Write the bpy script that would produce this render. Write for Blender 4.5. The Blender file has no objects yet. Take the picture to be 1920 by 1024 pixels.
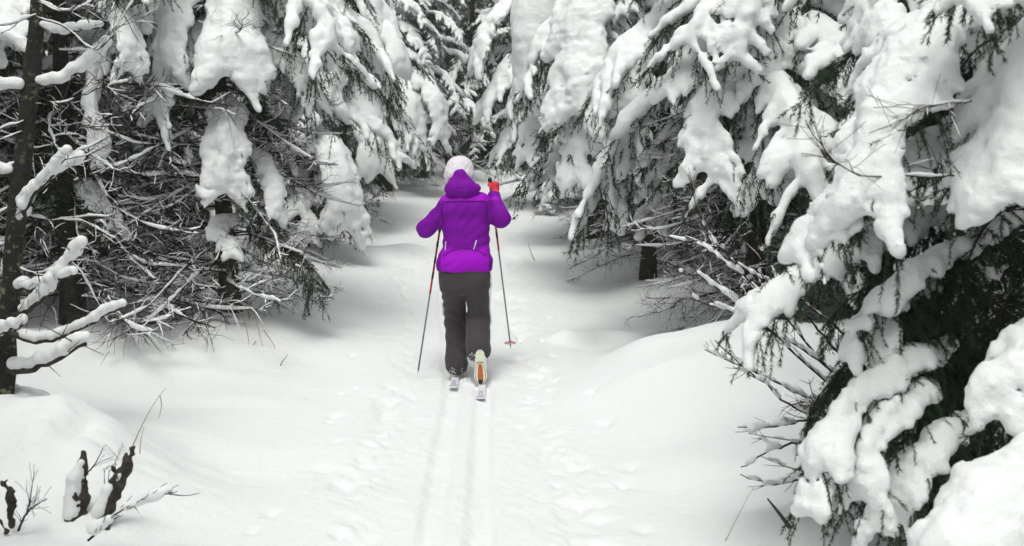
import bpy, math, random
import numpy as np
from mathutils import Vector, Matrix

random.seed(7)
RNG = np.random.default_rng(11)
scene = bpy.context.scene
COL = scene.collection

# ------------------------------------------------------------------ camera
CAM_Z = 1.70
FPX = 2133.3
PITCH = math.atan(222.0 / FPX)
cam_data = bpy.data.cameras.new('camera')
cam_data.lens = 40.0
cam_data.sensor_width = 36.0
cam_data.clip_start = 0.05
cam_data.clip_end = 1000.0
cam_data.dof.use_dof = True
cam_data.dof.focus_distance = 9.0
cam_data.dof.aperture_fstop = 4.0
cam = bpy.data.objects.new('camera', cam_data)
cam.location = (0, 0, CAM_Z)
cam.rotation_euler = (math.pi / 2 - PITCH, 0, 0)
COL.objects.link(cam)
scene.camera = cam

# ------------------------------------------------------------------ world, sun, exposure
SUN_EL, SUN_ROT = math.radians(63), math.radians(188)
world = bpy.data.worlds.new('World')
scene.world = world
world.use_nodes = True
wn, wl = world.node_tree.nodes, world.node_tree.links
wn.clear()
w_out = wn.new('ShaderNodeOutputWorld')
w_bg = wn.new('ShaderNodeBackground')
w_sky = wn.new('ShaderNodeTexSky')
w_sky.sky_type = 'NISHITA'
w_sky.sun_disc = False
w_sky.sun_elevation = SUN_EL
w_sky.sun_rotation = SUN_ROT
w_sky.air_density = 2.0
w_sky.dust_density = 6.0
w_hs = wn.new('ShaderNodeHueSaturation')
w_hs.inputs['Saturation'].default_value = 0.12
w_tint = wn.new('ShaderNodeMix')
w_tint.data_type = 'RGBA'
w_tint.blend_type = 'MULTIPLY'
w_tint.inputs[0].default_value = 1.0
w_tint.inputs[7].default_value = (0.955, 1.0, 0.975, 1)
wl.new(w_sky.outputs[0], w_hs.inputs['Color'])
wl.new(w_hs.outputs[0], w_tint.inputs[6])
wl.new(w_tint.outputs[2], w_bg.inputs[0])
w_bg.inputs[1].default_value = 0.12
wl.new(w_bg.outputs[0], w_out.inputs[0])

sun_data = bpy.data.lights.new('sun', 'SUN')
sun_data.energy = 1.15
sun_data.angle = math.radians(24)
sun_data.color = (1.0, 0.985, 0.96)
sun = bpy.data.objects.new('sun', sun_data)
COL.objects.link(sun)
# Nishita sun direction: rotation measured from +Y, clockwise seen from above
sdir = Vector((math.sin(SUN_ROT) * math.cos(SUN_EL), math.cos(SUN_ROT) * math.cos(SUN_EL), math.sin(SUN_EL)))
sun.rotation_euler = sdir.to_track_quat('Z', 'Y').to_euler()
sun.location = sdir * 50

scene.view_settings.view_transform = 'Standard'
scene.view_settings.look = 'None'
scene.view_settings.gamma = 1.0
scene.view_settings.exposure = 0.16
scene.view_settings.use_curve_mapping = False
scene.render.engine = 'CYCLES'
scene.cycles.use_denoising = True
scene.cycles.max_bounces = 8
scene.cycles.diffuse_bounces = 4
scene.cycles.glossy_bounces = 2
scene.cycles.transmission_bounces = 2
scene.cycles.volume_bounces = 0
scene.cycles.sample_clamp_indirect = 6.0

# ------------------------------------------------------------------ helpers
CP, SP = math.cos(PITCH), math.sin(PITCH)


def P(px, py, Y):
    """world point on the ray of photo pixel (px, py) at depth Y"""
    u = (px - 960.0) / FPX
    v = -(py - 512.0) / FPX
    d = np.array((u, CP + v * SP, -SP + v * CP))
    return np.array((0, 0, CAM_Z)) + d * (Y / d[1])


def mesh_np(name, parts):
    """parts: list of (verts, faces(n,k), material, smooth) -> one mesh with material slots"""
    me = bpy.data.meshes.new(name)
    V, L, T, M, S, off = [], [], [], [], [], 0
    mats = []
    for verts, faces, mat, smooth in parts:
        if len(verts) == 0 or len(faces) == 0:
            continue
        if mat not in mats:
            mats.append(mat)
        mi = mats.index(mat)
        faces = np.asarray(faces, dtype=np.int32)
        V.append(np.asarray(verts, dtype=np.float32))
        L.append((faces + off).ravel())
        T.append(np.full(len(faces), faces.shape[1], dtype=np.int32))
        M.append(np.full(len(faces), mi, dtype=np.int32))
        S.append(np.full(len(faces), smooth, dtype=bool))
        off += len(verts)
    if not V:
        return me
    V = np.concatenate(V); L = np.concatenate(L); T = np.concatenate(T)
    M = np.concatenate(M); S = np.concatenate(S)
    me.vertices.add(len(V)); me.vertices.foreach_set('co', V.ravel())
    me.loops.add(len(L)); me.loops.foreach_set('vertex_index', L.astype(np.int32))
    me.polygons.add(len(T))
    starts = np.concatenate(([0], np.cumsum(T)[:-1])).astype(np.int32)
    me.polygons.foreach_set('loop_start', starts)
    me.polygons.foreach_set('loop_total', T)
    for m in mats:
        me.materials.append(m)
    me.polygons.foreach_set('material_index', M)
    me.polygons.foreach_set('use_smooth', S)
    me.update(calc_edges=True)
    return me


def link(name, me, parent=None, **props):
    o = bpy.data.objects.new(name, me)
    COL.objects.link(o)
    if parent is not None:
        o.parent = parent
    for k, v in props.items():
        o[k] = v
    return o


def thing(name, label, cat, loc, group=None, rz=0.0):
    o = bpy.data.objects.new(name, None)
    o.empty_display_size = 0.1
    COL.objects.link(o)
    o.location = loc
    o.rotation_euler = (0, 0, rz)
    o['label'] = label
    o['category'] = cat
    if group:
        o['group'] = group
    return o


class Acc:
    """accumulates tubes / slivers"""

    def __init__(self):
        self.v, self.f, self.n = [], [], 0

    def tube(self, pts, radii, sides=5, cap=True, flat=1.0):
        pts = np.asarray(pts, float)
        n = len(pts)
        radii = np.broadcast_to(np.asarray(radii, float), (n,))
        tg = np.gradient(pts, axis=0)
        tg /= np.linalg.norm(tg, axis=1, keepdims=True) + 1e-9
        up = np.array((0.0, 0.0, 1.0))
        mean = tg.mean(axis=0)
        if abs(mean[2]) > 0.9 * np.linalg.norm(mean):
            up = np.array((0.31, 0.95, 0.0))
        s = np.cross(tg, up)
        s /= np.linalg.norm(s, axis=1, keepdims=True) + 1e-9
        b = np.cross(s, tg)
        a = np.linspace(0, 2 * math.pi, sides, endpoint=False)
        ring = (s[:, None, :] * np.cos(a)[None, :, None] + b[:, None, :] * (np.sin(a) * flat)[None, :, None])
        V = pts[:, None, :] + ring * radii[:, None, None]
        i = np.arange(n - 1)[:, None] * sides
        j = np.arange(sides)[None, :]
        j2 = (j + 1) % sides
        F = np.stack([i + j, i + sides + j, i + sides + j2, i + j2], axis=-1).reshape(-1, 4)
        V = V.reshape(-1, 3)
        if cap:
            nv = len(V)
            V = np.vstack([V, pts[0] - tg[0] * radii[0] * 0.6, pts[-1] + tg[-1] * radii[-1] * 0.6])
            jj = np.arange(sides)
            jj2 = (jj + 1) % sides
            F0 = np.stack([np.full(sides, nv), jj, jj2, jj2], -1)
            base = (n - 1) * sides
            F1 = np.stack([np.full(sides, nv + 1), base + jj2, base + jj, base + jj], -1)
            self.tri_store(V, F, F0[:, :3], F1[:, :3])
            return
        self.v.append(V); self.f.append(F + self.n); self.n += len(V)

    def tri_store(self, V, F, *tris):
        self.v.append(V); self.f.append(F + self.n)
        for t in tris:
            # degenerate-free: store tris separately
            self.t = getattr(self, 't', [])
            self.t.append(t + self.n)
        self.n += len(V)

    def slivers(self, pts, dirs, lens, w):
        """thin triangles"""
        n = len(pts)
        if n == 0:
            return
        r = RNG.normal(size=(n, 3))
        side = np.cross(dirs, r)
        side /= np.linalg.norm(side, axis=1, keepdims=True) + 1e-9
        V = np.stack([pts - side * w * 0.5, pts + side * w * 0.5, pts + dirs * lens[:, None]], axis=1).reshape(-1, 3)
        self.t = getattr(self, 't', [])
        self.t.append(np.arange(n * 3).reshape(-1, 3) + self.n)
        self.v.append(V)
        self.n += len(V)

    def parts(self, mat, smooth=True):
        if not self.v:
            return []
        V = np.concatenate(self.v)
        out = []
        fs = np.concatenate(self.f) if self.f else np.zeros((0, 4), int)
        ts = np.concatenate(self.t) if getattr(self, 't', None) else np.zeros((0, 3), int)
        # shared vertex block: emit as one part with quads, then tris referencing the same verts
        return [(V, fs, ts, mat, smooth)]


def mesh_acc(name, accs):
    """accs: list of (Acc, material, smooth)"""
    me = bpy.data.meshes.new(name)
    V, L, T, M, S, off, mats = [], [], [], [], [], 0, []
    for acc, mat, smooth in accs:
        if not acc.v:
            continue
        if mat not in mats:
            mats.append(mat)
        mi = mats.index(mat)
        v = np.concatenate(acc.v)
        for arr in ([np.concatenate(acc.f)] if acc.f else []) + ([np.concatenate(acc.t)] if getattr(acc, 't', None) else []):
            V_ = arr.astype(np.int64) + off
            L.append(V_.ravel())
            T.append(np.full(len(arr), arr.shape[1], np.int32))
            M.append(np.full(len(arr), mi, np.int32))
            S.append(np.full(len(arr), smooth, bool))
        V.append(v)
        off += len(v)
    if not V:
        return me
    V = np.concatenate(V).astype(np.float32); L = np.concatenate(L).astype(np.int32)
    T = np.concatenate(T); M = np.concatenate(M); S = np.concatenate(S)
    me.vertices.add(len(V)); me.vertices.foreach_set('co', V.ravel())
    me.loops.add(len(L)); me.loops.foreach_set('vertex_index', L)
    me.polygons.add(len(T))
    me.polygons.foreach_set('loop_start', np.concatenate(([0], np.cumsum(T)[:-1])).astype(np.int32))
    me.polygons.foreach_set('loop_total', T)
    for m in mats:
        me.materials.append(m)
    me.polygons.foreach_set('material_index', M)
    me.polygons.foreach_set('use_smooth', S)
    me.update(calc_edges=True)
    return me


def lattice_noise(shape, h, scale, rng, origin=None):
    """smooth random field sampled on a regular grid"""
    out = None
    n = [int(math.ceil(s * h / scale)) + 4 for s in shape]
    R = rng.uniform(-1, 1, size=n)
    for ax, s in enumerate(shape):
        x = np.arange(s) * h / scale + 1.0
        i = np.floor(x).astype(int)
        f = x - i
        f = f * f * (3 - 2 * f)
        W = np.zeros((s, n[ax]))
        W[np.arange(s), i] = 1 - f
        W[np.arange(s), i + 1] = f
        R = np.moveaxis(np.tensordot(W, R, axes=(1, ax)), 0, ax)
    return R


class Field:
    """signed distance field on a grid, meshed with surface nets"""

    def __init__(self, lo, hi, h):
        self.h = h
        self.o = np.asarray(lo, float) - 3 * h
        n = np.ceil((np.asarray(hi, float) + 3 * h - self.o) / h).astype(int) + 1
        self.n = tuple(n)
        self.F = np.full(self.n, 9.0, dtype=np.float32)
        self.ax = [self.o[i] + np.arange(n[i]) * h for i in range(3)]

    def _box(self, lo, hi):
        a = np.clip(np.floor((lo - self.o) / self.h).astype(int), 0, np.array(self.n) - 1)
        b = np.clip(np.ceil((hi - self.o) / self.h).astype(int) + 1, 1, np.array(self.n))
        return tuple(slice(i, j) for i, j in zip(a, b))

    def _put(self, sl, d, k, sub=False):
        A = self.F[sl]
        if sub:
            d = -d
            h = np.maximum(k - np.abs(A - d), 0) / k if k > 0 else 0
            self.F[sl] = np.maximum(A, d) + h * h * k * 0.25
            return
        h = np.maximum(k - np.abs(A - d), 0) / max(k, 1e-6)
        self.F[sl] = np.minimum(A, d) - h * h * k * 0.25

    def cap(self, a, b, ra, rb, k=0.03, sq=(1, 1, 1), sub=False):
        a = np.asarray(a, float); b = np.asarray(b, float)
        sq = np.asarray(sq, float)
        pad = max(ra, rb) * sq.max() + k + 2 * self.h
        sl = self._box(np.minimum(a, b) - pad, np.maximum(a, b) + pad)
        X = (self.ax[0][sl[0]] / sq[0])[:, None, None]
        Yy = (self.ax[1][sl[1]] / sq[1])[None, :, None]
        Z = (self.ax[2][sl[2]] / sq[2])[None, None, :]
        a = a / sq; b = b / sq
        ab = b - a
        L2 = float(ab @ ab) + 1e-12
        t = np.clip(((X - a[0]) * ab[0] + (Yy - a[1]) * ab[1] + (Z - a[2]) * ab[2]) / L2, 0, 1)
        d = np.sqrt((X - a[0] - t * ab[0]) ** 2 + (Yy - a[1] - t * ab[1]) ** 2 + (Z - a[2] - t * ab[2]) ** 2)
        d = (d - (ra + (rb - ra) * t)) * sq.min()
        self._put(sl, d.astype(np.float32), k, sub)

    def noise(self, amp, scale, rng):
        self.F += (amp * lattice_noise(self.n, self.h, scale, rng)).astype(np.float32)

    def billow(self, amp, scale, rng):
        self.F -= (amp * np.abs(lattice_noise(self.n, self.h, scale, rng)) * 1.6 - amp * 0.45).astype(np.float32)

    def mesh(self):
        F = self.F
        inside = F < 0
        nx, ny, nz = F.shape
        c = np.zeros((nx - 1, ny - 1, nz - 1), np.int8)
        for dx in (0, 1):
            for dy in (0, 1):
                for dz in (0, 1):
                    c += inside[dx:nx - 1 + dx, dy:ny - 1 + dy, dz:nz - 1 + dz]
        act = (c > 0) & (c < 8)
        idx = np.argwhere(act)
        if len(idx) == 0:
            return np.zeros((0, 3)), np.zeros((0, 4), int)
        ids = np.full(act.shape, -1, np.int64)
        ids[act] = np.arange(len(idx))
        corners = [(dx, dy, dz) for dx in (0, 1) for dy in (0, 1) for dz in (0, 1)]
        val = np.stack([F[idx[:, 0] + q[0], idx[:, 1] + q[1], idx[:, 2] + q[2]] for q in corners], 1)
        acc = np.zeros((len(idx), 3)); cnt = np.zeros(len(idx))
        for i, qa in enumerate(corners):
            for j, qb in enumerate(corners):
                if j <= i or sum(abs(p - q) for p, q in zip(qa, qb)) != 1:
                    continue
                va, vb = val[:, i], val[:, j]
                m = (va < 0) != (vb < 0)
                t = np.where(m, va / np.where(m, va - vb, 1), 0)
                pt = np.array(qa)[None] + t[:, None] * (np.array(qb) - np.array(qa))[None]
                acc += np.where(m[:, None], pt, 0); cnt += m
        V = (idx + acc / cnt[:, None]) * self.h + self.o
        quads = []
        for ax in range(3):
            u, v = (ax + 1) % 3, (ax + 2) % 3
            sA = [slice(None)] * 3; sB = [slice(None)] * 3
            sA[ax] = slice(0, -1); sB[ax] = slice(1, None)
            A = inside[tuple(sA)]; B = inside[tuple(sB)]
            cr = np.argwhere(A != B)
            cr = cr[(cr[:, u] > 0) & (cr[:, v] > 0) & (cr[:, u] < F.shape[u] - 1) & (cr[:, v] < F.shape[v] - 1)]
            if not len(cr):
                continue
            flip = A[tuple(cr.T)]
            eu = np.zeros(3, int); eu[u] = 1
            ev = np.zeros(3, int); ev[v] = 1
            g = lambda q: ids[tuple(q.T)]
            q = np.stack([g(cr - eu - ev), g(cr - ev), g(cr), g(cr - eu)], 1)
            q[~flip] = q[~flip][:, ::-1]
            quads.append(q)
        Q = np.concatenate(quads)
        Q = Q[(Q >= 0).all(1)]
        return V, Q


# ------------------------------------------------------------------ materials
def new_mat(name):
    m = bpy.data.materials.new(name)
    m.use_nodes = True
    nt = m.node_tree
    b = nt.nodes['Principled BSDF']
    return m, nt, b


def tex_noise(nt, scale, detail=3, rough=0.6, coord='Object'):
    tc = nt.nodes.new('ShaderNodeTexCoord')
    n = nt.nodes.new('ShaderNodeTexNoise')
    n.inputs['Scale'].default_value = scale
    n.inputs['Detail'].default_value = detail
    n.inputs['Roughness'].default_value = rough
    nt.links.new(tc.outputs[coord], n.inputs['Vector'])
    return n


def ramp(nt, src, stops):
    r = nt.nodes.new('ShaderNodeValToRGB')
    el = r.color_ramp.elements
    while len(el) < len(stops):
        el.new(0.5)
    for e, (p, c) in zip(el, stops):
        e.position = p
        e.color = (*c, 1)
    nt.links.new(src, r.inputs[0])
    return r


def bump(nt, bsdf, src, strength, dist):
    b = nt.nodes.new('ShaderNodeBump')
    b.inputs['Strength'].default_value = strength
    b.inputs['Distance'].default_value = dist
    nt.links.new(src, b.inputs['Height'])
    nt.links.new(b.outputs[0], bsdf.inputs['Normal'])
    return b


def mat_snow(name, lump=40, fine=220, col=(0.82, 0.825, 0.825), bs=0.65, bd=0.016):
    m, nt, b = new_mat(name)
    b.inputs['Base Color'].default_value = (*col, 1)
    b.inputs['Roughness'].default_value = 0.75
    b.inputs['Specular IOR Level'].default_value = 0.25
    n1 = tex_noise(nt, lump, 4, 0.65)
    n2 = tex_noise(nt, fine, 3, 0.7)
    mx = nt.nodes.new('ShaderNodeMath'); mx.operation = 'ADD'
    ml = nt.nodes.new('ShaderNodeMath'); ml.operation = 'MULTIPLY'; ml.inputs[1].default_value = 0.35
    nt.links.new(n2.outputs[0], ml.inputs[0])
    nt.links.new(n1.outputs[0], mx.inputs[0]); nt.links.new(ml.outputs[0], mx.inputs[1])
    bump(nt, b, mx.outputs[0], bs, bd)
    return m


def mat_plain(name, c1, c2, scale=20, rough=0.8, bs=0.4, bd=0.004, spec=0.3, sheen=0.0):
    m, nt, b = new_mat(name)
    n = tex_noise(nt, scale, 5, 0.65)
    r = ramp(nt, n.outputs[0], [(0.3, c1), (0.7, c2)])
    nt.links.new(r.outputs[0], b.inputs['Base Color'])
    b.inputs['Roughness'].default_value = rough
    b.inputs['Specular IOR Level'].default_value = spec
    b.inputs['Sheen Weight'].default_value = sheen
    bump(nt, b, n.outputs[0], bs, bd)
    return m


SNOW = mat_snow('snow_on_branch', 26, 150)
SNOW_G = mat_snow('snow_ground', 22, 150, bs=0.75, bd=0.012)
NEEDLE = mat_plain('spruce_needles', (0.008, 0.023, 0.009), (0.032, 0.064, 0.025), 6, 0.6)
WOOD = mat_plain('dark_twig_bark', (0.012, 0.010, 0.008), (0.036, 0.03, 0.024), 30, 0.9)
BARK = mat_plain('spruce_bark', (0.016, 0.014, 0.012), (0.07, 0.06, 0.05), 18, 0.9, 1.0, 0.02)


def mat_frost_needles():
    """needles powdered with snow"""
    m, nt, b = new_mat('powdered_needles')
    n = tex_noise(nt, 9, 4, 0.7)
    r = ramp(nt, n.outputs[0], [(0.4, (0.016, 0.032, 0.015)), (0.54, (0.06, 0.075, 0.055)), (0.68, (0.6, 0.62, 0.61))])
    nt.links.new(r.outputs[0], b.inputs['Base Color'])
    b.inputs['Roughness'].default_value = 0.8
    b.inputs['Specular IOR Level'].default_value = 0.2
    return m


FROST = mat_frost_needles()


def mat_lichen_bark():
    m, nt, b = new_mat('lichen_bark')
    n = tex_noise(nt, 30, 5, 0.7)
    base = ramp(nt, n.outputs[0], [(0.35, (0.005, 0.0045, 0.004)), (0.7, (0.02, 0.018, 0.014))])
    v = nt.nodes.new('ShaderNodeTexVoronoi')
    v.inputs['Scale'].default_value = 22
    tc = nt.nodes.new('ShaderNodeTexCoord')
    nd = tex_noise(nt, 14, 3, 0.6)
    va = nt.nodes.new('ShaderNodeVectorMath'); va.operation = 'MULTIPLY_ADD'; va.inputs[1].default_value = (0.12, 0.12, 0.12)
    nt.links.new(nd.outputs['Color'], va.inputs[0]); nt.links.new(tc.outputs['Object'], va.inputs[2])
    nt.links.new(va.outputs[0], v.inputs['Vector'])
    sp = ramp(nt, v.outputs['Distance'], [(0.28, (1, 1, 1)), (0.4, (0, 0, 0))])
    n3 = tex_noise(nt, 4, 3, 0.6)
    sel = ramp(nt, n3.outputs[0], [(0.46, (0, 0, 0)), (0.56, (1, 1, 1))])
    mu = nt.nodes.new('ShaderNodeMath'); mu.operation = 'MULTIPLY'
    nt.links.new(sp.outputs[0], mu.inputs[0]); nt.links.new(sel.outputs[0], mu.inputs[1])
    mx = nt.nodes.new('ShaderNodeMix'); mx.data_type = 'RGBA'
    nt.links.new(mu.outputs[0], mx.inputs[0])
    nt.links.new(base.outputs[0], mx.inputs[6])
    mx.inputs[7].default_value = (0.17, 0.16, 0.09, 1)
    nt.links.new(mx.outputs[2], b.inputs['Base Color'])
    b.inputs['Roughness'].default_value = 0.9
    bump(nt, b, n.outputs[0], 0.8, 0.01)
    return m


LICHEN = mat_lichen_bark()
MOSS = mat_plain('mossy_bark', (0.02, 0.018, 0.012), (0.09, 0.085, 0.04), 14, 0.95, 1.0, 0.02)

# ------------------------------------------------------------------ ground
def vnoise2(x, y, scale, seed):
    """vectorised value noise"""
    x = np.asarray(x) / scale; y = np.asarray(y) / scale
    i = np.floor(x).astype(np.int64); j = np.floor(y).astype(np.int64)
    fx = x - i; fy = y - j
    fx = fx * fx * fx * (fx * (fx * 6 - 15) + 10); fy = fy * fy * fy * (fy * (fy * 6 - 15) + 10)

    def h(a, b):
        n = (a * 374761393 + b * 668265263 + seed * 1442695041) & 0x7fffffff
        n = ((n ^ (n >> 13)) * 1274126177) & 0x7fffffff
        n = n ^ (n >> 16)
        return (n & 0xffff) / 32767.5 - 1
    return ((h(i, j) * (1 - fx) + h(i + 1, j) * fx) * (1 - fy) + (h(i, j + 1) * (1 - fx) + h(i + 1, j + 1) * fx) * fy)


def sstep(a, b, x):
    t = np.clip((x - a) / (b - a), 0, 1)
    return t * t * (3 - 2 * t)


PROF_Y = [-10, 0, 8.8, 10.5, 12.5, 14.3, 16, 18, 20, 24, 30, 40, 60, 120]
PROF_Z = [0.0, 0, 0.0, 0.10, 0.33, 0.50, 0.55, 0.70, 0.88, 1.20, 1.58, 2.3, 3.4, 7]


def trail_x(y):
    return np.interp(y, [0, 5, 8.6, 12, 14.5, 17, 20, 23, 27, 40], [-0.24, -0.25, -0.34, -0.62, -0.6, -0.25, 0.1, 0.25, 0.1, 0.1])


def gz(x, y, fine=False):
    x = np.asarray(x, float); y = np.asarray(y, float)
    z = np.interp(y, PROF_Y, PROF_Z)
    d = x - trail_x(y)
    ad = np.abs(d)
    # banks
    z = z + 0.10 * sstep(0.8, 2.2, ad) + 0.25 * sstep(2.2, 5, ad)
    g = lambda cx, cy, sx, sy, a: a * np.exp(-((x - cx) / sx) ** 2 - ((y - cy) / sy) ** 2)
    z = z + g(-2.65, 5.9, 0.5, 0.6, 0.26) + g(-2.2, 5.62, 0.36, 0.42, 0.22) + g(-2.86, 6.4, 0.22, 0.25, 0.14) + g(-2.3, 5.3, 0.16, 0.25, 0.06) - g(-2.18, 5.6, 0.07, 0.3, 0.07)   # snowed-over hummock
    z = z + 0.25 * (1 + 0.35 * vnoise2(x, y, 0.7, 77)) * sstep(0.3, 1.25, x + 0.1 * np.sin(y * 1.7)) * np.exp(-np.where(y < 8.4, (y - 8.4) / 1.9, (y - 8.4) / 0.75) ** 2) + g(1.9, 8.0, 0.6, 0.9, 0.2) + g(2.6, 6.5, 0.8, 1.4, 0.2)           # right bank
    z = z - g(1.3, 10.3, 0.8, 1.0, 0.16) - g(0.9, 13.5, 0.7, 1.4, 0.22)           # hollows on the right
    z = z - g(-2.0, 15.8, 0.9, 1.0, 0.28) - g(-2.6, 8.0, 0.8, 0.9, 0.12)
    z = z + g(-2.9, 10.0, 0.9, 0.9, 0.16)
    z = z + 0.045 * vnoise2(x, y, 1.7, 3) * sstep(0.5, 1.5, ad) + 0.015 * vnoise2(x, y, 0.6, 5)
    z = z + 0.035 * vnoise2(x + 0.4 * y, y * 2.2, 1.1, 8) * sstep(0.7, 1.4, ad)
    z = z + 0.13 * np.exp(-((y - 10.2 - 0.25 * (x - 0.8) - 0.06 * np.sin(x * 9)) / 0.11) ** 2) * sstep(0.25, 0.5, x) * (1 - sstep(1.3, 1.6, x))
    z = z + 0.10 * sstep(13.2, 14.3, y) * (1 - sstep(14.3, 15.0, y)) * sstep(0.2, 0.8, -d) * (1 - sstep(1.6, 2.4, -d))
    z = z + g(-1.93, 5.02, 0.13, 0.16, 0.06) + g(-1.74, 4.95, 0.13, 0.15, 0.06)
    mk = np.exp(-((x + 2.4) / 0.7) ** 2 - ((y - 5.7) / 0.9) ** 2)
    z = z + mk * (0.05 * vnoise2(x, y, 0.33, 61) + 0.03 * np.abs(vnoise2(x, y, 0.18, 62)) + 0.012 * vnoise2(x, y, 0.08, 63))
    # trampled strip with a broken edge
    edge = 0.66 + 0.16 * vnoise2(x * 0 + np.sign(d) * 7, y, 0.55, 21) + 0.07 * vnoise2(x, y, 0.13, 22)
    tr = 1 - sstep(edge - 0.13, edge + 0.09, ad * np.interp(y, [0, 14, 22], [1, 1.1, 1.6]))
    near = np.interp(y, [0, 13, 20, 26], [1, 1, 0.6, 0.3])
    z = z - 0.03 * tr * near
    if fine:
        side = 0.5 + 1.3 * sstep(0.3, 0.6, ad)
        lump = side * (0.009 * vnoise2(x, y * 0.5, 0.15, 31) + 0.008 * vnoise2(x, y * 0.5, 0.085, 32) + 0.006 * vnoise2(x + 0.2 * y, y * 0.6, 0.05, 36)) + 0.003 * np.abs(vnoise2(x, y, 0.04, 33))
        z = z + lump * tr * near * 1.1
        z = z + 0.0015 * vnoise2(x, y, 0.05, 35)
    for cx_, cy_, s_, a_ in DENTS:
        z = z - a_ * np.exp(-((x - cx_) / s_) ** 2 - ((y - cy_) / (s_ * 1.3)) ** 2)
    # the two ski grooves
    t0 = np.interp(y, [0, 9.5, 14, 17, 30], [0.0, 0.0, 0.0, 0, 0])
    for off in (-0.112, 0.112):
        q = np.abs(d - off + 0.012 * vnoise2(x * 0, y, 0.8, 41))
        gr = 1 - sstep(0.03, 0.095, q)
        z = z - 0.030 * gr * np.interp(y, [0, 12, 18], [1, 0.9, 0.2])
    return z


DENTS = []
_r = random.Random(3)
for _k in range(46):
    _y = _r.uniform(4.8, 12.5)
    _s = _r.choice((-1, 1))
    DENTS.append((float(trail_x(_y)) + _s * _r.uniform(0.35, 0.95), _y, _r.uniform(0.025, 0.06), _r.uniform(0.012, 0.035)))


def gz1(x, y):
    return float(gz(np.array([x]), np.array([y]))[0])


def build_ground():
    ys = [2.0]
    while ys[-1] < 70:
        ys.append(ys[-1] + max(0.014, 0.0021 * ys[-1]) * (1 if ys[-1] < 12 else 1.8 if ys[-1] < 26 else 5))
    ys = np.array([-30, -12, -4, -1, 0.5, 1.4] + ys + [90, 130, 200])
    xa = np.concatenate([np.arange(-1.35, 1.0, 0.0135)])
    xl = [xa[0]]
    step = 0.016
    while xl[-1] > -60:
        xl.append(xl[-1] - step); step *= 1.035
    xr = [xa[-1]]
    step = 0.016
    while xr[-1] < 60:
        xr.append(xr[-1] + step); step *= 1.035
    xs = np.concatenate([np.array(xl[1:])[::-1], xa, np.array(xr[1:])])
    X, Yg = np.meshgrid(xs, ys)
    Z = gz(X, Yg, True)
    V = np.stack([X, Yg, Z], -1).reshape(-1, 3)
    nx, ny = len(xs), len(ys)
    i = np.arange(ny - 1)[:, None] * nx; j = np.arange(nx - 1)[None, :]
    F = np.stack([i + j, i + j + 1, i + nx + j + 1, i + nx + j], -1).reshape(-1, 4)
    print('ground quads', len(F))
    o = link('snow_ground', mesh_np('snow_ground', [(V, F, SNOW_G, True)]))
    o['kind'] = 'structure'
    o['label'] = 'snow covered forest floor with a ski trail running through it'


build_ground()
HAZE = 0.0016
hm = bpy.data.materials.new('haze')
hm.use_nodes = True
hm.node_tree.nodes.clear()
ho = hm.node_tree.nodes.new('ShaderNodeOutputMaterial')
hv = hm.node_tree.nodes.new('ShaderNodeVolumePrincipled')
hv.inputs['Color'].default_value = (0.93, 0.96, 0.94, 1)
hv.inputs['Density'].default_value = HAZE
hm.node_tree.links.new(hv.outputs[0], ho.inputs['Volume'])
hx, hy0, hy1, hz0, hz1 = 90, -60, 230, -2.0, 20.0
hV = np.array([(x_, y_, z_) for z_ in (hz0, hz1) for y_ in (hy0, hy1) for x_ in (-hx, hx)])
hF = np.array([[0, 2, 3, 1], [4, 5, 7, 6], [0, 1, 5, 4], [2, 6, 7, 3], [0, 4, 6, 2], [1, 3, 7, 5]])
if HAZE > 0:
    link('haze', mesh_np('haze', [(hV, hF, hm, False)]), kind='stuff', label='thin grey winter haze between the trees')

# ------------------------------------------------------------------ branch generators
UP = np.array((0.0, 0.0, 1.0))


def unit(v):
    return v / (np.linalg.norm(v) + 1e-9)


def resample(pts, n):
    """smooth (Catmull-Rom like) resample of a polyline"""
    pts = np.asarray(pts, float)
    if len(pts) > 2:
        P_ = np.vstack([2 * pts[0] - pts[1], pts, 2 * pts[-1] - pts[-2]])
        out = []
        for i in range(1, len(P_) - 2):
            p0, p1, p2, p3 = P_[i - 1:i + 3]
            t = np.linspace(0, 1, 9)[:-1, None]
            out.append(0.5 * (2 * p1 + (p2 - p0) * t + (2 * p0 - 5 * p1 + 4 * p2 - p3) * t ** 2 + (3 * p1 - p0 - 3 * p2 + p3) * t ** 3))
        pts = np.vstack(out + [pts[-1:]])
    s = np.concatenate([[0], np.cumsum(np.linalg.norm(np.diff(pts, axis=0), axis=1))])
    t = np.linspace(0, s[-1], n)
    return np.stack([np.interp(t, s, pts[:, k]) for k in range(3)], 1), s[-1]


def droop_path(p, d, length, n, g, rng, wob=0.12):
    """grow from p along d, bending down by g per metre"""
    pts = [p]
    d = unit(d)
    st = length / (n - 1)
    for _ in range(n - 1):
        d = unit(d + np.array((0, 0, -g * st)) + rng.normal(size=3) * wob * math.sqrt(st) * 0.4)
        p = p + d * st
        pts.append(p)
    return np.array(pts)


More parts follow.
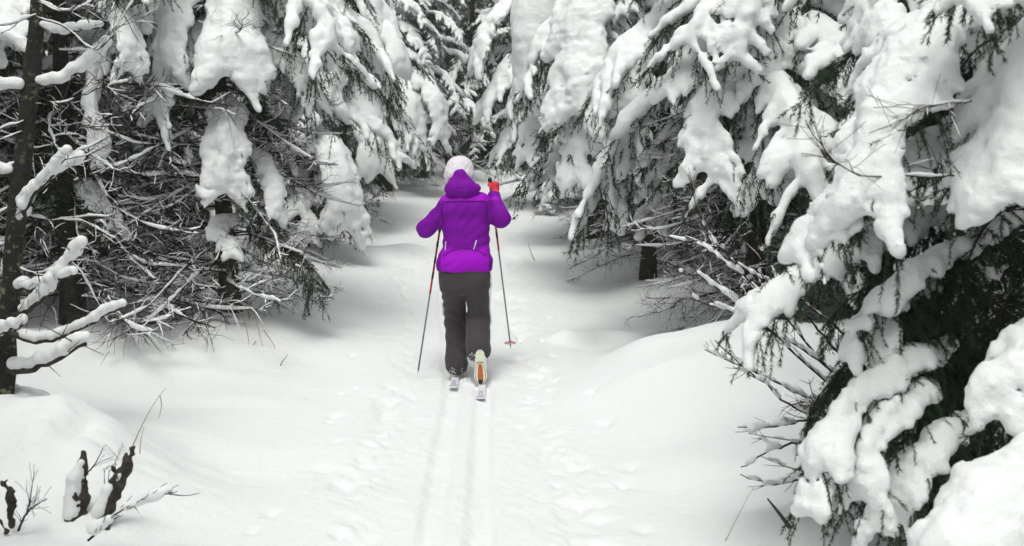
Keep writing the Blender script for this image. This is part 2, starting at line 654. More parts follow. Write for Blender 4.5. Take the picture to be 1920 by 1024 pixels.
def add_needles(acc, path, spacing, nl, w, rng, t0=0.0):
    seg = np.linalg.norm(np.diff(path, axis=0), axis=1)
    s = np.concatenate([[0], np.cumsum(seg)])
    L = s[-1]
    n = int(L * (1 - t0) / spacing)
    if n < 1:
        return
    t = t0 * L + rng.uniform(0, 1, n) * L * (1 - t0)
    pts = np.stack([np.interp(t, s, path[:, k]) for k in range(3)], 1)
    tg = np.gradient(path, axis=0)
    tg = np.stack([np.interp(t, s, tg[:, k]) for k in range(3)], 1)
    tg /= np.linalg.norm(tg, axis=1, keepdims=True) + 1e-9
    r = rng.normal(size=(n, 3))
    r -= tg * (r * tg).sum(1, keepdims=True)
    r /= np.linalg.norm(r, axis=1, keepdims=True) + 1e-9
    d = tg * 0.75 + r * rng.uniform(0.5, 0.9, (n, 1))
    d /= np.linalg.norm(d, axis=1, keepdims=True)
    acc.slivers(pts, d, nl * rng.uniform(0.7, 1.15, n), w)


def make_bough(axis, seed, width=0.3, r=0.07, h=0.016, start=0.15, sec_step=0.062, hang=0.5, snow=1.0,
               needle=(0.004, 0.02, 0.0028), tert=True, wood_r=0.010, k=0.032, lumps=0.018, droop=2.4, secang=0.95, cover=0.9, fan=False, pillow=False):
    """axis: control points (world or local). Returns dict of Acc wood, needles and snow (verts, quads)."""
    rng = np.random.default_rng(seed)
    ax, L = resample(axis, 28)
    tg = np.gradient(ax, axis=0)
    tg /= np.linalg.norm(tg, axis=1, keepdims=True) + 1e-9
    wood, need = Acc(), Acc()
    wood.tube(ax, np.linspace(wood_r, wood_r * 0.3, len(ax)), 6)
    add_needles(need, ax, needle[0] * 0.8, needle[1], needle[2], rng, 0.35)
    twigs = []
    n_sec = max(4, int(L * (1 - start) / sec_step))
    horiz = unit(np.array((ax[-1] - ax[0])[:2].tolist() + [0.0]))
    if np.linalg.norm((ax[-1] - ax[0])[:2]) < 0.05:
        horiz = np.array((0, -1.0, 0))
    side0 = np.array((horiz[1], -horiz[0], 0))
    for i in range(n_sec):
        t = start + (1 - start) * (i + rng.uniform(0.1, 0.9)) / n_sec
        q = t * (len(ax) - 1)
        j = min(int(q), len(ax) - 2)
        p = ax[j] + (ax[j + 1] - ax[j]) * (q - j)
        d0 = tg[j]
        sgn = 1 if i % 2 else -1
        prof = math.sin(min(1.0, (t - start) / 0.35 + 0.35) * math.pi / 2) * (1.12 - t) ** 0.6
        if fan:
            prof = (0.42 + 0.75 * t) * (1.0 if t < 0.88 else 0.75)
        ln = width * prof * rng.uniform(0.65, 1.3)
        if ln < 0.03:
            continue
        d = d0 * math.cos(secang) * 1.0 + side0 * sgn * math.sin(secang) + UP * rng.uniform(-0.15, 0.12)
        pt = droop_path(p, d, ln, 7, droop / max(0.3, width * 3), rng)
        wood.tube(pt, np.linspace(wood_r * 0.4, wood_r * 0.14, len(pt)), 4)
        add_needles(need, pt, needle[0], needle[1], needle[2], rng, 0.08)
        twigs.append((pt, ln, t))
        if tert:
            for _ in range(max(2, int(ln / 0.07 * (hang + 0.3)))):
                u = rng.uniform(0.2, 0.95)
                a = int(u * 6)
                pp = pt[a]
                dd = unit(pt[min(a + 1, 6)] - pt[max(a - 1, 0)]) * 0.5 + np.array((0, 0, -0.55)) + rng.normal(size=3) * 0.35
                l3 = rng.uniform(0.09, 0.24) * (0.6 + ln)
                p3 = droop_path(pp, dd, l3, 4, 3.0, rng)
                wood.tube(p3, np.linspace(wood_r * 0.16, wood_r * 0.08, 4), 3, cap=False)
                add_needles(need, p3, needle[0], needle[1], needle[2], rng)
    sv = None
    if snow > 0:
        allp = np.vstack([ax] + [q[0] for q in twigs])
        R = r * 3.0 + 0.02
        f = Field(allp.min(0) - R, allp.max(0) + R + np.array((0, 0, r)), h)

        def nrm(d):
            n = UP - d * d[2]
            if np.linalg.norm(n) < 0.25:
                n = n + 0.5 * (horiz - d * (horiz @ d))
            return unit(n)
        npt = 15
        a2, _ = resample(ax, npt)
        t2 = np.gradient(a2, axis=0)
        for i in range(npt - 1):
            t = i / (npt - 1)
            if t < start * 0.6 or t > cover + 0.02:
                continue
            rr = r * snow * (0.75 + 0.5 * math.sin(math.pi * min(1, t * 1.15))) * rng.uniform(0.8, 1.2)
            r2 = rr * (0.92 if t < 0.8 else 0.7)
            na, nb = nrm(unit(t2[i])), nrm(unit(t2[i + 1]))
            f.cap(a2[i] + na * rr * 0.6, a2[i + 1] + nb * r2 * 0.6, rr, r2, k)
        for pt, ln, t in twigs:
            if rng.uniform() > 0.93:
                continue
            c = rng.uniform(0.66, 1.0) * cover
            ra = r * snow * rng.uniform(0.5, 0.95) * (0.9 if t > 0.75 else 1)
            m = 4
            idx = np.linspace(0, c * 6, m)
            pp = np.stack([np.interp(idx, np.arange(7), pt[:, kk]) for kk in range(3)], 1)
            tt = np.gradient(pp, axis=0)
            for q in range(m - 1):
                u0, u1 = q / (m - 1), (q + 1) / (m - 1)
                r0 = ra * (1 - 0.36 * u0); r1 = ra * (1 - 0.36 * u1)
                f.cap(pp[q] + nrm(unit(tt[q])) * r0 * 0.55, pp[q + 1] + nrm(unit(tt[q + 1])) * r1 * 0.55, r0, r1, k)
        f.noise(lumps, max(0.11, r * 1.6), rng)
        f.billow(lumps * 0.5, max(0.06, r * 0.9), rng)
        f.billow(lumps * 0.42, max(0.03, 2.4 * h), rng)
        sv = f.mesh()
    return dict(wood=wood, need=need, snow=sv, ax=ax)


def make_dead(seed, L=1.5, curve=-0.5, nsec=14, r=0.011, snow=0.012, sweep=0.5, fine=True, axis=None, tube_snow=True, up=0.25):
    """bare twiggy branch with a line of snow along every stem"""
    rng = np.random.default_rng(seed)
    if axis is None:
        pts = [np.zeros(3)]
        d = unit(np.array((1.0, 0, rng.uniform(-0.05, 0.25))))
        n = 14
        for i in range(n - 1):
            t = i / (n - 1)
            d = unit(d + np.array((0, rng.normal() * 0.12, (curve * (1 - 1.9 * t)) * 0.22 + rng.normal() * 0.03)))
            pts.append(pts[-1] + d * L / (n - 1))
        ax = np.array(pts)
    else:
        ax, L = resample(axis, 16)
        ax = ax + rng.normal(size=ax.shape) * L * 0.004
        n = 16
    wood, sn = Acc(), Acc()

    def stem(p, rr, snow_r, sides, prob=0.36):
        wood.tube(p, np.linspace(rr, max(0.0012, rr * 0.35), len(p)), sides)
        if tube_snow and len(p) >= 4:
            # broken runs of snow resting on the stem
            i = 0
            while i < len(p) - 2:
                run = int(rng.integers(3, 7))
                seg = p[i:i + run + 1]
                if len(seg) >= 3 and rng.uniform() < prob:
                    dd = unit(seg[-1] - seg[0])
                    flat = math.sqrt(max(0.0, 1 - dd[2] ** 2))
                    if flat > 0.25:
                        q, _ = resample(seg, 10)
                        w = snow_r * flat * rng.uniform(0.6, 1.35) * np.sqrt(np.sin(np.linspace(0.12, math.pi - 0.12, 10))) * rng.uniform(0.6, 1.25, 10)
                        q = q + UP * (w * 0.75 + rr * 0.4)[:, None]
                        sn.tube(q, w, 6, flat=1.15)
                i += run
    stem(ax, r, snow * 0.9 + r * 0.3, 6, 0.66)
    tg = np.gradient(ax, axis=0)
    for i in range(nsec):
        t = rng.uniform(0.12, 0.98)
        j = min(int(t * (n - 1)), n - 2)
        p = ax[j] + (ax[j + 1] - ax[j]) * rng.uniform()
        d0 = unit(tg[j])
        side = unit(np.cross(d0, UP)) * (1 if i % 2 else -1)
        d = d0 * rng.uniform(0.5, 1.0) + side * rng.uniform(0.4, 0.9) + UP * rng.uniform(-0.35, 0.2 + up)
        ln = L * sweep * (1.1 - t) * rng.uniform(0.5, 1.1) + 0.08
        q = droop_path(p, d, ln, 8, rng.uniform(-2.2, 2.6), rng, 1.3)
        stem(q, r * 0.42, snow * 0.5, 4)
        if fine:
            for _ in range(int(ln / 0.07) + 2):
                a = int(rng.uniform(1, 7))
                dd = unit(q[a] - q[a - 1]) * 0.8 + rng.normal(size=3) * 0.55
                q2 = droop_path(q[a], dd, rng.uniform(0.05, 0.2) * (0.5 + L * 0.4), 5, rng.uniform(-2.0, 4.0), rng, 1.5)
                wood.tube(q2, np.linspace(r * 0.2, 0.001, 5), 3, cap=False)
                if rng.uniform() < 0.16:
                    w = snow * 0.3 * np.array((0.5, 1, 1, 0.8, 0.4))
                    sn.tube(q2 + UP * w[:, None], w, 5)
    return dict(wood=wood, snow=sn)


class SnowAcc(Acc):
    pass


def acc_from(v, q):
    a = Acc()
    if len(v):
        a.v = [v]; a.f = [q]; a.n = len(v)
    return a


def std_axis(L, a0, a1, rng, n=9):
    pts = [np.zeros(3)]
    yaw = 0
    for i in range(n - 1):
        t = i / (n - 2)
        a = a0 + (a1 - a0) * t ** 0.8
        yaw += rng.normal() * 0.05
        pts.append(pts[-1] + np.array((math.cos(a) * math.cos(yaw), math.cos(a) * math.sin(yaw), math.sin(a))) * L / (n - 1))
    return np.array(pts)


# ---- prototype boughs (local: trunk at origin, growing along +X) ----
PROTO = {'near': [], 'mid': [], 'far': [], 'dead': [], 'deadfar': [], 'sparse': []}


def build_protos():
    for i in range(5):
        rng = np.random.default_rng(100 + i)
        ax = std_axis(1.3, math.radians(rng.uniform(0, 14)), math.radians(rng.uniform(-85, -60)), rng)
        b = make_bough(ax, 200 + i, width=rng.uniform(0.38, 0.5), r=rng.uniform(0.045, 0.062), h=0.017, needle=(0.0042, 0.028, 0.0048), hang=0.9, fan=i % 2 == 0)
        PROTO['near'].append((mesh_acc('bough', [(b['wood'], WOOD, True)]), mesh_acc('needles', [(b['need'], NEEDLE, False)]),
                              mesh_np('snow_load', [(*b['snow'], SNOW, True)])))
    for i in range(7):
        rng = np.random.default_rng(300 + i)
        ax = std_axis(1.4, math.radians(rng.uniform(-5, 14)), math.radians(rng.uniform(-88, -55)), rng)
        b = make_bough(ax, 400 + i, width=rng.uniform(0.38, 0.52), r=rng.uniform(0.032, 0.052), h=0.02, needle=(0.0075, 0.034, 0.008), hang=0.9, cover=0.85, fan=i % 2 == 0)
        sv = acc_from(*b['snow'])
        PROTO['mid'].append(mesh_acc('bough', [(b['wood'], WOOD, True), (b['need'], FROST, False), (sv, SNOW, True)]))
    for i in range(6):
        rng = np.random.default_rng(500 + i)
        ax = std_axis(1.5, math.radians(rng.uniform(-12, 8)), math.radians(rng.uniform(-85, -50)), rng)
        b = make_bough(ax, 600 + i, width=rng.uniform(0.36, 0.5), r=rng.uniform(0.024, 0.042), h=0.024, needle=(0.011, 0.045, 0.012), hang=1.1, cover=0.75, k=0.03)
        sv = acc_from(*b['snow'])
        PROTO['far'].append(mesh_acc('bough', [(b['wood'], WOOD, True), (b['need'], FROST, False), (sv, SNOW, True)]))
    for i in range(4):
        rng = np.random.default_rng(650 + i)
        ax = std_axis(1.0, math.radians(rng.uniform(-25, 5)), math.radians(rng.uniform(-80, -45)), rng)
        b = make_bough(ax, 670 + i, width=0.34, r=0.02, h=0.02, needle=(0.005, 0.042, 0.0065), hang=1.3, cover=0.55, snow=0.0)
        PROTO['sparse'].append(mesh_acc('bough', [(b['wood'], WOOD, True), (b['need'], NEEDLE, False)]))
    for i in range(6):
        d = make_dead(700 + i, L=1.6, curve=random.uniform(-0.9, -0.1), nsec=20, r=0.010, snow=0.015, sweep=0.36)
        PROTO['dead'].append(mesh_acc('dead_branch', [(d['wood'], WOOD, True), (d['snow'], SNOW, True)]))
    for i in range(4):
        d = make_dead(750 + i, L=1.8, curve=random.uniform(-0.8, 0.0), nsec=16, r=0.012, snow=0.018, fine=True, sweep=0.36)
        PROTO['deadfar'].append(mesh_acc('dead_branch', [(d['wood'], WOOD, True), (d['snow'], SNOW, True)]))


build_protos()


# ------------------------------------------------------------------ trees
def place(o, loc, yaw, pitch, roll, s):
    o.matrix_local = (Matrix.Translation(loc) @ Matrix.Rotation(yaw, 4, 'Z') @ Matrix.Rotation(-pitch, 4, 'Y') @ Matrix.Rotation(roll, 4, 'X') @ Matrix.Diagonal((s, s, s, 1)))


def trunk_mesh(H, r, lean, rng, mat, sides=10):
    a = Acc()
    n = 10
    z = np.linspace(-0.25, H, n)
    pts = np.stack([lean[0] * z / H + rng.normal(size=n) * r * 0.12, lean[1] * z / H + rng.normal(size=n) * r * 0.12, z], 1)
    rad = r * np.clip(1 - z / (H * 1.03), 0.03, 1) ** 0.8
    rad[0] *= 1.5; rad[1] *= 1.08
    a.tube(pts, rad, sides)
    return mesh_acc('trunk', [(a, mat, True)])


def spruce(label, x, y, H, R, seed, kind='mid', nb=40, zlow=1.2, dead=(14, 0.3, 1.6, 1.0), group=None, cat='spruce tree',
           tr=0.10, mat=None, avoid=None, name='spruce_tree', inner=26, trim=None):
    rng = np.random.default_rng(seed)
    z0 = gz1(x, y)
    root = thing(name, label, cat, (x, y, z0), group)
    link('trunk', trunk_mesh(H, tr, (rng.normal() * 0.1, rng.normal() * 0.1), rng, mat or BARK), root)
    az = rng.uniform(0, 6.28)
    for i in range(nb):
        t = (i + rng.uniform(0, 0.9)) / nb
        h = zlow + (H * 0.98 - zlow) * t
        az += 2.4 + rng.normal() * 0.35
        L = R * (1 - (h - zlow) / (H - zlow + 0.2)) ** 0.7 + 0.18
        L *= rng.uniform(0.8, 1.15)
        a = az
        if avoid is not None:
            # leave the side of the hand-placed boughs free
            da = (a - avoid[0] + math.pi) % (2 * math.pi) - math.pi
            if abs(da) < avoid[1] and h < avoid[2]:
                a += math.pi
        pitch = rng.uniform(-0.15, 0.15) + 0.35 * t
        roll = rng.normal() * 0.15
        if kind == 'near':
            me = PROTO['near'][int(rng.integers(len(PROTO['near'])))]
            s = L / 1.15
            o = link('bough', me[0], root)
            place(o, (0, 0, h), a, pitch, roll, s)
            link('needles', me[1], o, kind='stuff')
            link('snow_load', me[2], o)
        else:
            me = PROTO[kind][int(rng.integers(len(PROTO[kind])))]
            o = link('bough', me, root)
            place(o, (0, 0, h), a, pitch, roll, L / 1.2)
    for i in range(inner):
        me = PROTO['sparse'][int(rng.integers(len(PROTO['sparse'])))]
        o = link('inner_bough', me, root)
        t = rng.uniform()
        h = zlow * 0.75 + (H * 0.75 - zlow * 0.75) * t ** 1.6
        place(o, (0, 0, h), rng.uniform(0, 6.28), rng.uniform(-0.5, 0.2), rng.uniform(-0.5, 0.5), R * rng.uniform(0.5, 0.85) * (1 - 0.6 * h / H))
    nd, za, zb, dl = dead
    for i in range(nd):
        key = 'deadfar' if kind == 'far' else 'dead'
        me = PROTO[key][int(rng.integers(len(PROTO[key])))]
        o = link('dead_branch', me, root)
        h = za + (zb - za) * (i + rng.uniform()) / nd
        ya = rng.uniform(-1.2, 4.3)
        place(o, (0, 0, h), ya, rng.uniform(-0.22, 0.3), rng.uniform(-0.5, 0.5), dl * R / 1.6 * rng.uniform(0.75, 1.25) * (1 if trim is None else 1 - 0.35 * max(0.0, math.cos(ya - trim)) ** 2))
    return root


def hero_bough(root, pts, seed, width=0.25, r=0.07, h=0.013, trunk=None, needle=(0.0022, 0.022, 0.0034), **kw):
    """bough with its own shape; pts given as (px, py, depth)"""
    W = [P(*q) for q in pts]
    org = np.array(root.location)
    if not kw.get('pillow'):
        width, r = width * 1.33, r * 0.66
        kw['k'] = kw.get('k', 0.045) * 0.8
        kw.setdefault('sec_step', min(0.06, 0.9 * r))
        kw.setdefault('fan', True)
    st = 0.08
    if trunk is not None:
        b = np.array((org[0], org[1], W[0][2] + 0.05 if trunk is True else trunk))
        d = np.linalg.norm(W[0] - b)
        if d > 0.15:
            tot = sum(np.linalg.norm(W[i + 1] - W[i]) for i in range(len(W) - 1))
            W = [b] + W
            st = d / (d + tot) * 0.8
    W = [w - org for w in W]
    b = make_bough(W, seed, width=width, r=r, h=h, start=st, needle=needle, **kw)
    o = link('bough', mesh_acc('bough', [(b['wood'], WOOD, True)]), root)
    if b['need'].v:
        link('needles', mesh_acc('needles', [(b['need'], FROST if (org[1] > 9 and seed % 3) else NEEDLE, False)]), o, kind='stuff')
    if b['snow'] is not None and len(b['snow'][0]):
        link('snow_load', mesh_np('snow_load', [(*b['snow'], SNOW, True)]), o)
    return o


def hero_dead(root, pts, seed, r=0.008, snow=0.012, nsec=10, sweep=0.4, name='dead_branch', **kw):
    W = [P(*q) - np.array(root.location) for q in pts]
    d = make_dead(seed, axis=W, r=r, snow=snow, nsec=nsec, sweep=sweep, **kw)
    o = link(name, mesh_acc(name, [(d['wood'], WOOD, True)]), root)
    if d['snow'].v:
        link('snow_line', mesh_acc('snow_line', [(d['snow'], SNOW, True)]), o, kind='stuff')
    return o


def hang_sparse(root, px, py, Y, yaw, pitch, s, key='sparse', idx=None):
    me = PROTO[key][random.randrange(len(PROTO[key])) if idx is None else idx]
    o = link('bough', me, root)
    place(o, Vector(P(px, py, Y) - np.array(root.location)), yaw, pitch, random.uniform(-0.4, 0.4), s)
    return o


# ---- R0: the big spruce in the right foreground
R0 = spruce('large snow-laden spruce filling the right foreground, dark hanging sprays inside', 2.35, 4.85, 6.5, 1.5, 21, 'near', 26, 2.5,
            (5, 0.3, 1.2, 0.9), avoid=(math.radians(205), 1.3, 3.6), tr=0.13)
hb = lambda pts, seed, **k: hero_bough(R0, pts, seed, trunk=k.pop('trunk', True), **k)
hb([(1900, -20, 4.75), (1780, 40, 4.45), (1700, 130, 4.25), (1640, 270, 4.1), (1600, 400, 4.0)], 1, width=0.27, r=0.085, hang=0.8, lumps=0.022, k=0.07)
hb([(1980, 60, 4.6), (1925, 150, 4.2), (1890, 290, 4.0), (1875, 400, 3.92)], 2, width=0.26, r=0.095, hang=0.8, k=0.07)
hb([(1850, 240, 4.65), (1720, 290, 4.35), (1610, 350, 4.2), (1535, 430, 4.12), (1500, 490, 4.1)], 3, width=0.17, r=0.058)
hb([(1760, 410, 4.85), (1610, 460, 4.65), (1510, 510, 4.55), (1435, 560, 4.5), (1400, 600, 4.47)], 4, width=0.2, r=0.05)
hb([(1900, 420, 4.7), (1800, 475, 4.5), (1700, 520, 4.4), (1620, 600, 4.32), (1590, 670, 4.3)], 5, width=0.09, r=0.042)
hb([(1720, 540, 4.5), (1670, 600, 4.4), (1650, 690, 4.34), (1655, 770, 4.32)], 6, width=0.09, r=0.036)
hb([(1800, 640, 4.5), (1680, 700, 4.3), (1595, 770, 4.2), (1540, 860, 4.12), (1515, 950, 4.1)], 7, width=0.13, r=0.05, trunk=None)
hb([(1760, 720, 4.4), (1660, 790, 4.2), (1620, 880, 4.1), (1650, 990, 4.05)], 8, width=0.13, r=0.05, trunk=None)
hb([(1990, 590, 4.1), (1920, 650, 3.9), (1885, 720, 3.82), (1875, 790, 3.8)], 9, width=0.14, r=0.062)
hb([(2050, -170, 4.3), (1930, -120, 4.0), (1860, -60, 3.9), (1810, 0, 3.85)], 10, width=0.18, r=0.045, hang=1.2)
hb([(1700, -60, 4.9), (1660, 20, 4.7), (1640, 100, 4.6)], 12, width=0.2, r=0.08)
hb([(1850, 760, 4.4), (1760, 830, 4.25), (1700, 900, 4.2), (1690, 980, 4.2)], 13, width=0.12, r=0.03, hang=1.2, trunk=None)
for i in range(80):
    px, py = random.uniform(1660, 1930), random.uniform(320, 840)
    hang_sparse(R0, px, py, random.uniform(4.5, 5.1), math.radians(random.uniform(150, 270)), random.uniform(-0.7, 0.0), random.uniform(0.4, 0.7))
for i in range(24):
    hang_sparse(R0, random.uniform(1700, 1960), random.uniform(60, 200), random.uniform(4.7, 5.2), math.radians(random.uniform(150, 270)), random.uniform(-0.5, 0.1), random.uniform(0.4, 0.65))
hero_dead(R0, [(1850, 330, 4.1), (1700, 330, 3.95), (1600, 325, 3.9), (1540, 270, 3.88), (1510, 225, 3.87)], 41, 0.005, 0.004, 10, 0.3)
hero_dead(R0, [(1820, 190, 4.0), (1740, 200, 3.92), (1680, 230, 3.9), (1630, 250, 3.88)], 42, 0.004, 0.004, 9, 0.3)

print('R0 done')
# ---- snow-heaped low bough in the lower right corner
mound = thing('snow_heap', 'big rounded heap of snow in the lower right corner under the spruce', 'snow heap', P(1880, 1000, 3.55))


def heap(root, blobs, seed, h=0.014, lumps=0.02, k=0.1):
    rng = np.random.default_rng(seed)
    org = np.array(root.location)
    pts = [(P(*a) - org, P(*b) - org, ra, rb) for a, b, ra, rb in blobs]
    lo = np.min([np.minimum(a, b) - max(ra, rb) * 1.4 for a, b, ra, rb in pts], 0)
    hi = np.max([np.maximum(a, b) + max(ra, rb) * 1.4 for a, b, ra, rb in pts], 0)
    f = Field(lo, hi, h)
    for a, b, ra, rb in pts:
        f.cap(a, b, ra, rb, k)
    f.noise(lumps, 0.14, rng)
    f.billow(lumps, 0.09, rng)
    f.billow(lumps * 0.5, 0.04, rng)
    return link('snow_load', mesh_np('snow_load', [(*f.mesh(), SNOW, True)]), root)


heap(mound, [((1970, 880, 3.7), (1860, 960, 3.6), 0.13, 0.14), ((1860, 960, 3.6), (1790, 1010, 3.5), 0.14, 0.1),
             ((1970, 1000, 3.6), (1800, 1080, 3.5), 0.2, 0.16), ((1990, 870, 3.8), (2080, 900, 3.8), 0.16, 0.2)], 5)

# ---- other named trees
G_R, G_L, G_F = 'snowy spruces along the right of the trail', 'snowy spruces along the left of the trail', 'spruces in the grey thicket at the end of the trail'
R1 = spruce('spruce with long white finger boughs and a dark trunk just behind the foreground spruce', 2.05, 9.5, 5.4, 1.6, 31, 'near', 36, 1.9,
            (64, 0.2, 2.1, 0.9), G_R, trim=math.pi, tr=0.09)
hb = lambda pts, seed, **k: hero_bough(R1, pts, seed, trunk=True, h=k.pop('h', 0.018), needle=(0.0038, 0.028, 0.005), **k)
hb([(1430, -90, 9.3), (1440, 10, 8.95), (1450, 90, 8.75), (1455, 150, 8.65)], 51, width=0.5, r=0.12, k=0.09, hang=0.9, lumps=0.03)
hb([(1400, -20, 9.3), (1330, 70, 9.0), (1285, 130, 8.85), (1245, 180, 8.75)], 52, width=0.16, r=0.085, k=0.07)
hb([(1380, 60, 9.2), (1340, 160, 8.8), (1330, 260, 8.6), (1335, 350, 8.55)], 53, width=0.34, r=0.085, k=0.07)
hb([(1420, 150, 9.2), (1410, 230, 8.9), (1420, 310, 8.8), (1425, 370, 8.75)], 54, width=0.26, r=0.055)
hb([(1470, 130, 9.2), (1530, 190, 8.9), (1560, 270, 8.8), (1570, 350, 8.8)], 55, width=0.26, r=0.05)
hb([(1400, 210, 9.2), (1480, 260, 8.9), (1500, 330, 8.8)], 156, width=0.32, r=0.055)
R2 = spruce('spruce with thick hanging curtains of snow, its stout trunk bare near the ground', 1.5, 12.5, 5.6, 1.5, 32, 'mid', 36, 2.3,
            (76, 0.15, 2.3, 0.85), G_R, trim=math.pi, tr=0.08)
hb = lambda pts, seed, **k: hero_bough(R2, pts, seed, trunk=True, h=k.pop('h', 0.022), needle=(0.005, 0.03, 0.007), **k)
hb([(1190, -120, 12.2), (1110, -20, 11.6), (1085, 90, 11.3), (1075, 210, 11.1)], 61, width=0.42, r=0.15, k=0.12, hang=0.8, lumps=0.03)
hb([(1190, 10, 12.2), (1125, 100, 11.6), (1100, 230, 11.3), (1090, 340, 11.2)], 62, width=0.34, r=0.1, k=0.08)
hb([(1210, 40, 12.2), (1195, 160, 11.7), (1190, 270, 11.5), (1185, 330, 11.5)], 63, width=0.32, r=0.1, k=0.08)
hb([(1205, 290, 12.2), (1175, 340, 11.9), (1155, 400, 11.8), (1150, 430, 11.8)], 64, width=0.12, r=0.1, k=0.08)
hb([(1230, 0, 12.2), (1280, 60, 11.8), (1300, 150, 11.6), (1300, 240, 11.5)], 65, width=0.32, r=0.09, k=0.08)
hb([(1200, 150, 12.2), (1150, 200, 11.9), (1130, 290, 11.7), (1120, 370, 11.6)], 66, width=0.22, r=0.07)
R3 = spruce('spruce whose upper bough is one tall smooth pillow of snow, right of the trail', 1.15, 15.5, 5.6, 1.4, 33, 'mid', 34, 2.0,
            (44, 0.15, 1.9, 0.85), G_R, trim=math.pi, tr=0.11)
hb = lambda pts, seed, **k: hero_bough(R3, pts, seed, trunk=True, h=k.pop('h', 0.028), needle=(0.01, 0.034, 0.008), **k)
hb([(1100, -160, 15.2), (1040, -60, 14.7), (1015, 60, 14.4), (1010, 190, 14.3)], 71, width=0.3, r=0.22, k=0.2, hang=0.2, lumps=0.03, pillow=True)
hb([(1100, 100, 15.2), (1030, 180, 14.8), (1000, 230, 14.7), (990, 300, 14.6)], 72, width=0.3, r=0.1, k=0.08)
hb([(1100, 150, 15.2), (1060, 210, 14.8), (1050, 300, 14.7), (1045, 350, 14.6)], 73, width=0.3, r=0.1, k=0.08)
R4 = spruce('spruce leaning its arched white boughs over the far trail from the right', 1.35, 19.5, 6.0, 1.6, 34, 'mid', 46, 1.3,
            (18, 0.3, 1.6, 1.0), G_R, tr=0.12)
hb = lambda pts, seed, **k: hero_bough(R4, pts, seed, trunk=True, h=k.pop('h', 0.032), needle=(0.012, 0.036, 0.009), **k)
hb([(1060, 40, 19.3), (980, 100, 18.9), (930, 160, 18.7), (905, 210, 18.6)], 75, width=0.4, r=0.12, k=0.1)
hb([(1060, -60, 19.3), (960, 0, 18.9), (910, 60, 18.7), (890, 130, 18.6)], 76, width=0.45, r=0.1, k=0.1)
hb([(1060, 140, 19.3), (980, 200, 19), (950, 250, 18.9), (930, 290, 18.8)], 77, width=0.4, r=0.08, k=0.08)

L1 = spruce('twiggy spruce left of the trail, short mossy trunk and one large wedge-shaped snow clump', -2.5, 10.0, 5.2, 1.35, 41, 'near', 24, 2.4,
            (76, 0.15, 2.4, 1.0), G_L, trim=0.0, tr=0.085, mat=MOSS)
hb = lambda pts, seed, **k: hero_bough(L1, pts, seed, trunk=True, h=k.pop('h', 0.018), needle=(0.0038, 0.028, 0.005), **k)
hb([(425, 190, 9.9), (425, 230, 9.6), (424, 290, 9.4), (424, 365, 9.35)], 81, width=0.3, r=0.11, k=0.08, lumps=0.03)
hb([(430, -90, 9.9), (435, 10, 9.6), (430, 80, 9.35), (428, 140, 9.25)], 182, width=0.36, r=0.13, k=0.09, sec_step=0.045)
hb([(410, -70, 9.9), (330, 10, 9.6), (320, 80, 9.4), (325, 140, 9.35)], 83, width=0.26, r=0.09, k=0.08)
hb([(410, 20, 9.9), (330, 110, 9.6), (300, 170, 9.45), (290, 215, 9.4)], 84, width=0.3, r=0.07, k=0.06)
hb([(450, -40, 9.9), (560, 10, 9.9), (590, 60, 9.8), (600, 110, 9.8)], 85, width=0.34, r=0.12, k=0.09)
hb([(450, 60, 9.9), (540, 110, 9.8), (575, 160, 9.7), (590, 190, 9.7)], 86, width=0.3, r=0.08)
hb([(470, 290, 9.9), (510, 340, 9.7), (520, 390, 9.6), (520, 420, 9.6)], 87, width=0.13, r=0.08)
hb([(455, 410, 9.9), (400, 425, 9.6), (440, 460, 9.5), (430, 480, 9.4)], 88, width=0.12, r=0.045)
hb([(470, 430, 9.9), (540, 470, 9.7), (580, 510, 9.6), (590, 545, 9.6)], 89, width=0.2, r=0.02, snow=0.0)
for i, (a, b, c, d, e) in enumerate([(210, 170, 330, 200, 9.3), (190, 300, 320, 330, 9.2), (200, 340, 330, 420, 9.3), (170, 420, 300, 480, 9.2),
                                     (180, 510, 320, 560, 9.2), (210, 590, 320, 600, 9.3), (250, 640, 340, 600, 9.3), (560, 460, 500, 430, 9.6),
                                     (190, 240, 300, 270, 9.1), (230, 470, 330, 500, 9.0)]):
    hero_dead(L1, [(430, d + 10, 9.95), (c, d, e + 0.35), ((a + c) / 2, (b * 1.2 + d * 0.8) / 2 + 14, e + .1), (a, b, e)], 900 + i, 0.011, 0.014, 16, 0.45)

L2 = spruce('spruce behind the lichen-spotted trunk at the left edge, white boughs over bare twigs', -3.75, 9.6, 5.6, 1.5, 42, 'near', 30, 1.9,
            (56, 0.2, 2.1, 1.0), G_L, avoid=(math.radians(-60), 0.9, 2.9), tr=0.09)
hb = lambda pts, seed, **k: hero_bough(L2, pts, seed, trunk=True, h=k.pop('h', 0.018), needle=(0.0038, 0.028, 0.005), **k)
hb([(170, -60, 9.5), (215, 20, 9.2), (245, 80, 9.0), (235, 140, 8.95)], 91, width=0.2, r=0.075)
hb([(170, 110, 9.5), (170, 190, 9.2), (185, 250, 9.1), (195, 310, 9.1)], 92, width=0.11, r=0.05)
hb([(150, 340, 9.5), (190, 380, 9.2), (210, 430, 9.2)], 93, width=0.2, r=0.05)
hb([(60, -40, 8.8), (20, 20, 8.2), (15, 70, 8.0)], 94, width=0.2, r=0.07)
L3 = spruce('spruce with broad rounded snow shells reaching to the ground, left of the skier', -2.55, 13.8, 5.0, 1.2, 43, 'mid', 40, 1.0,
            (24, 0.15, 1.3, 0.85), G_L, trim=0.0, tr=0.08)
hb = lambda pts, seed, **k: hero_bough(L3, pts, seed, trunk=True, h=k.pop('h', 0.024), needle=(0.008, 0.03, 0.006), **k)
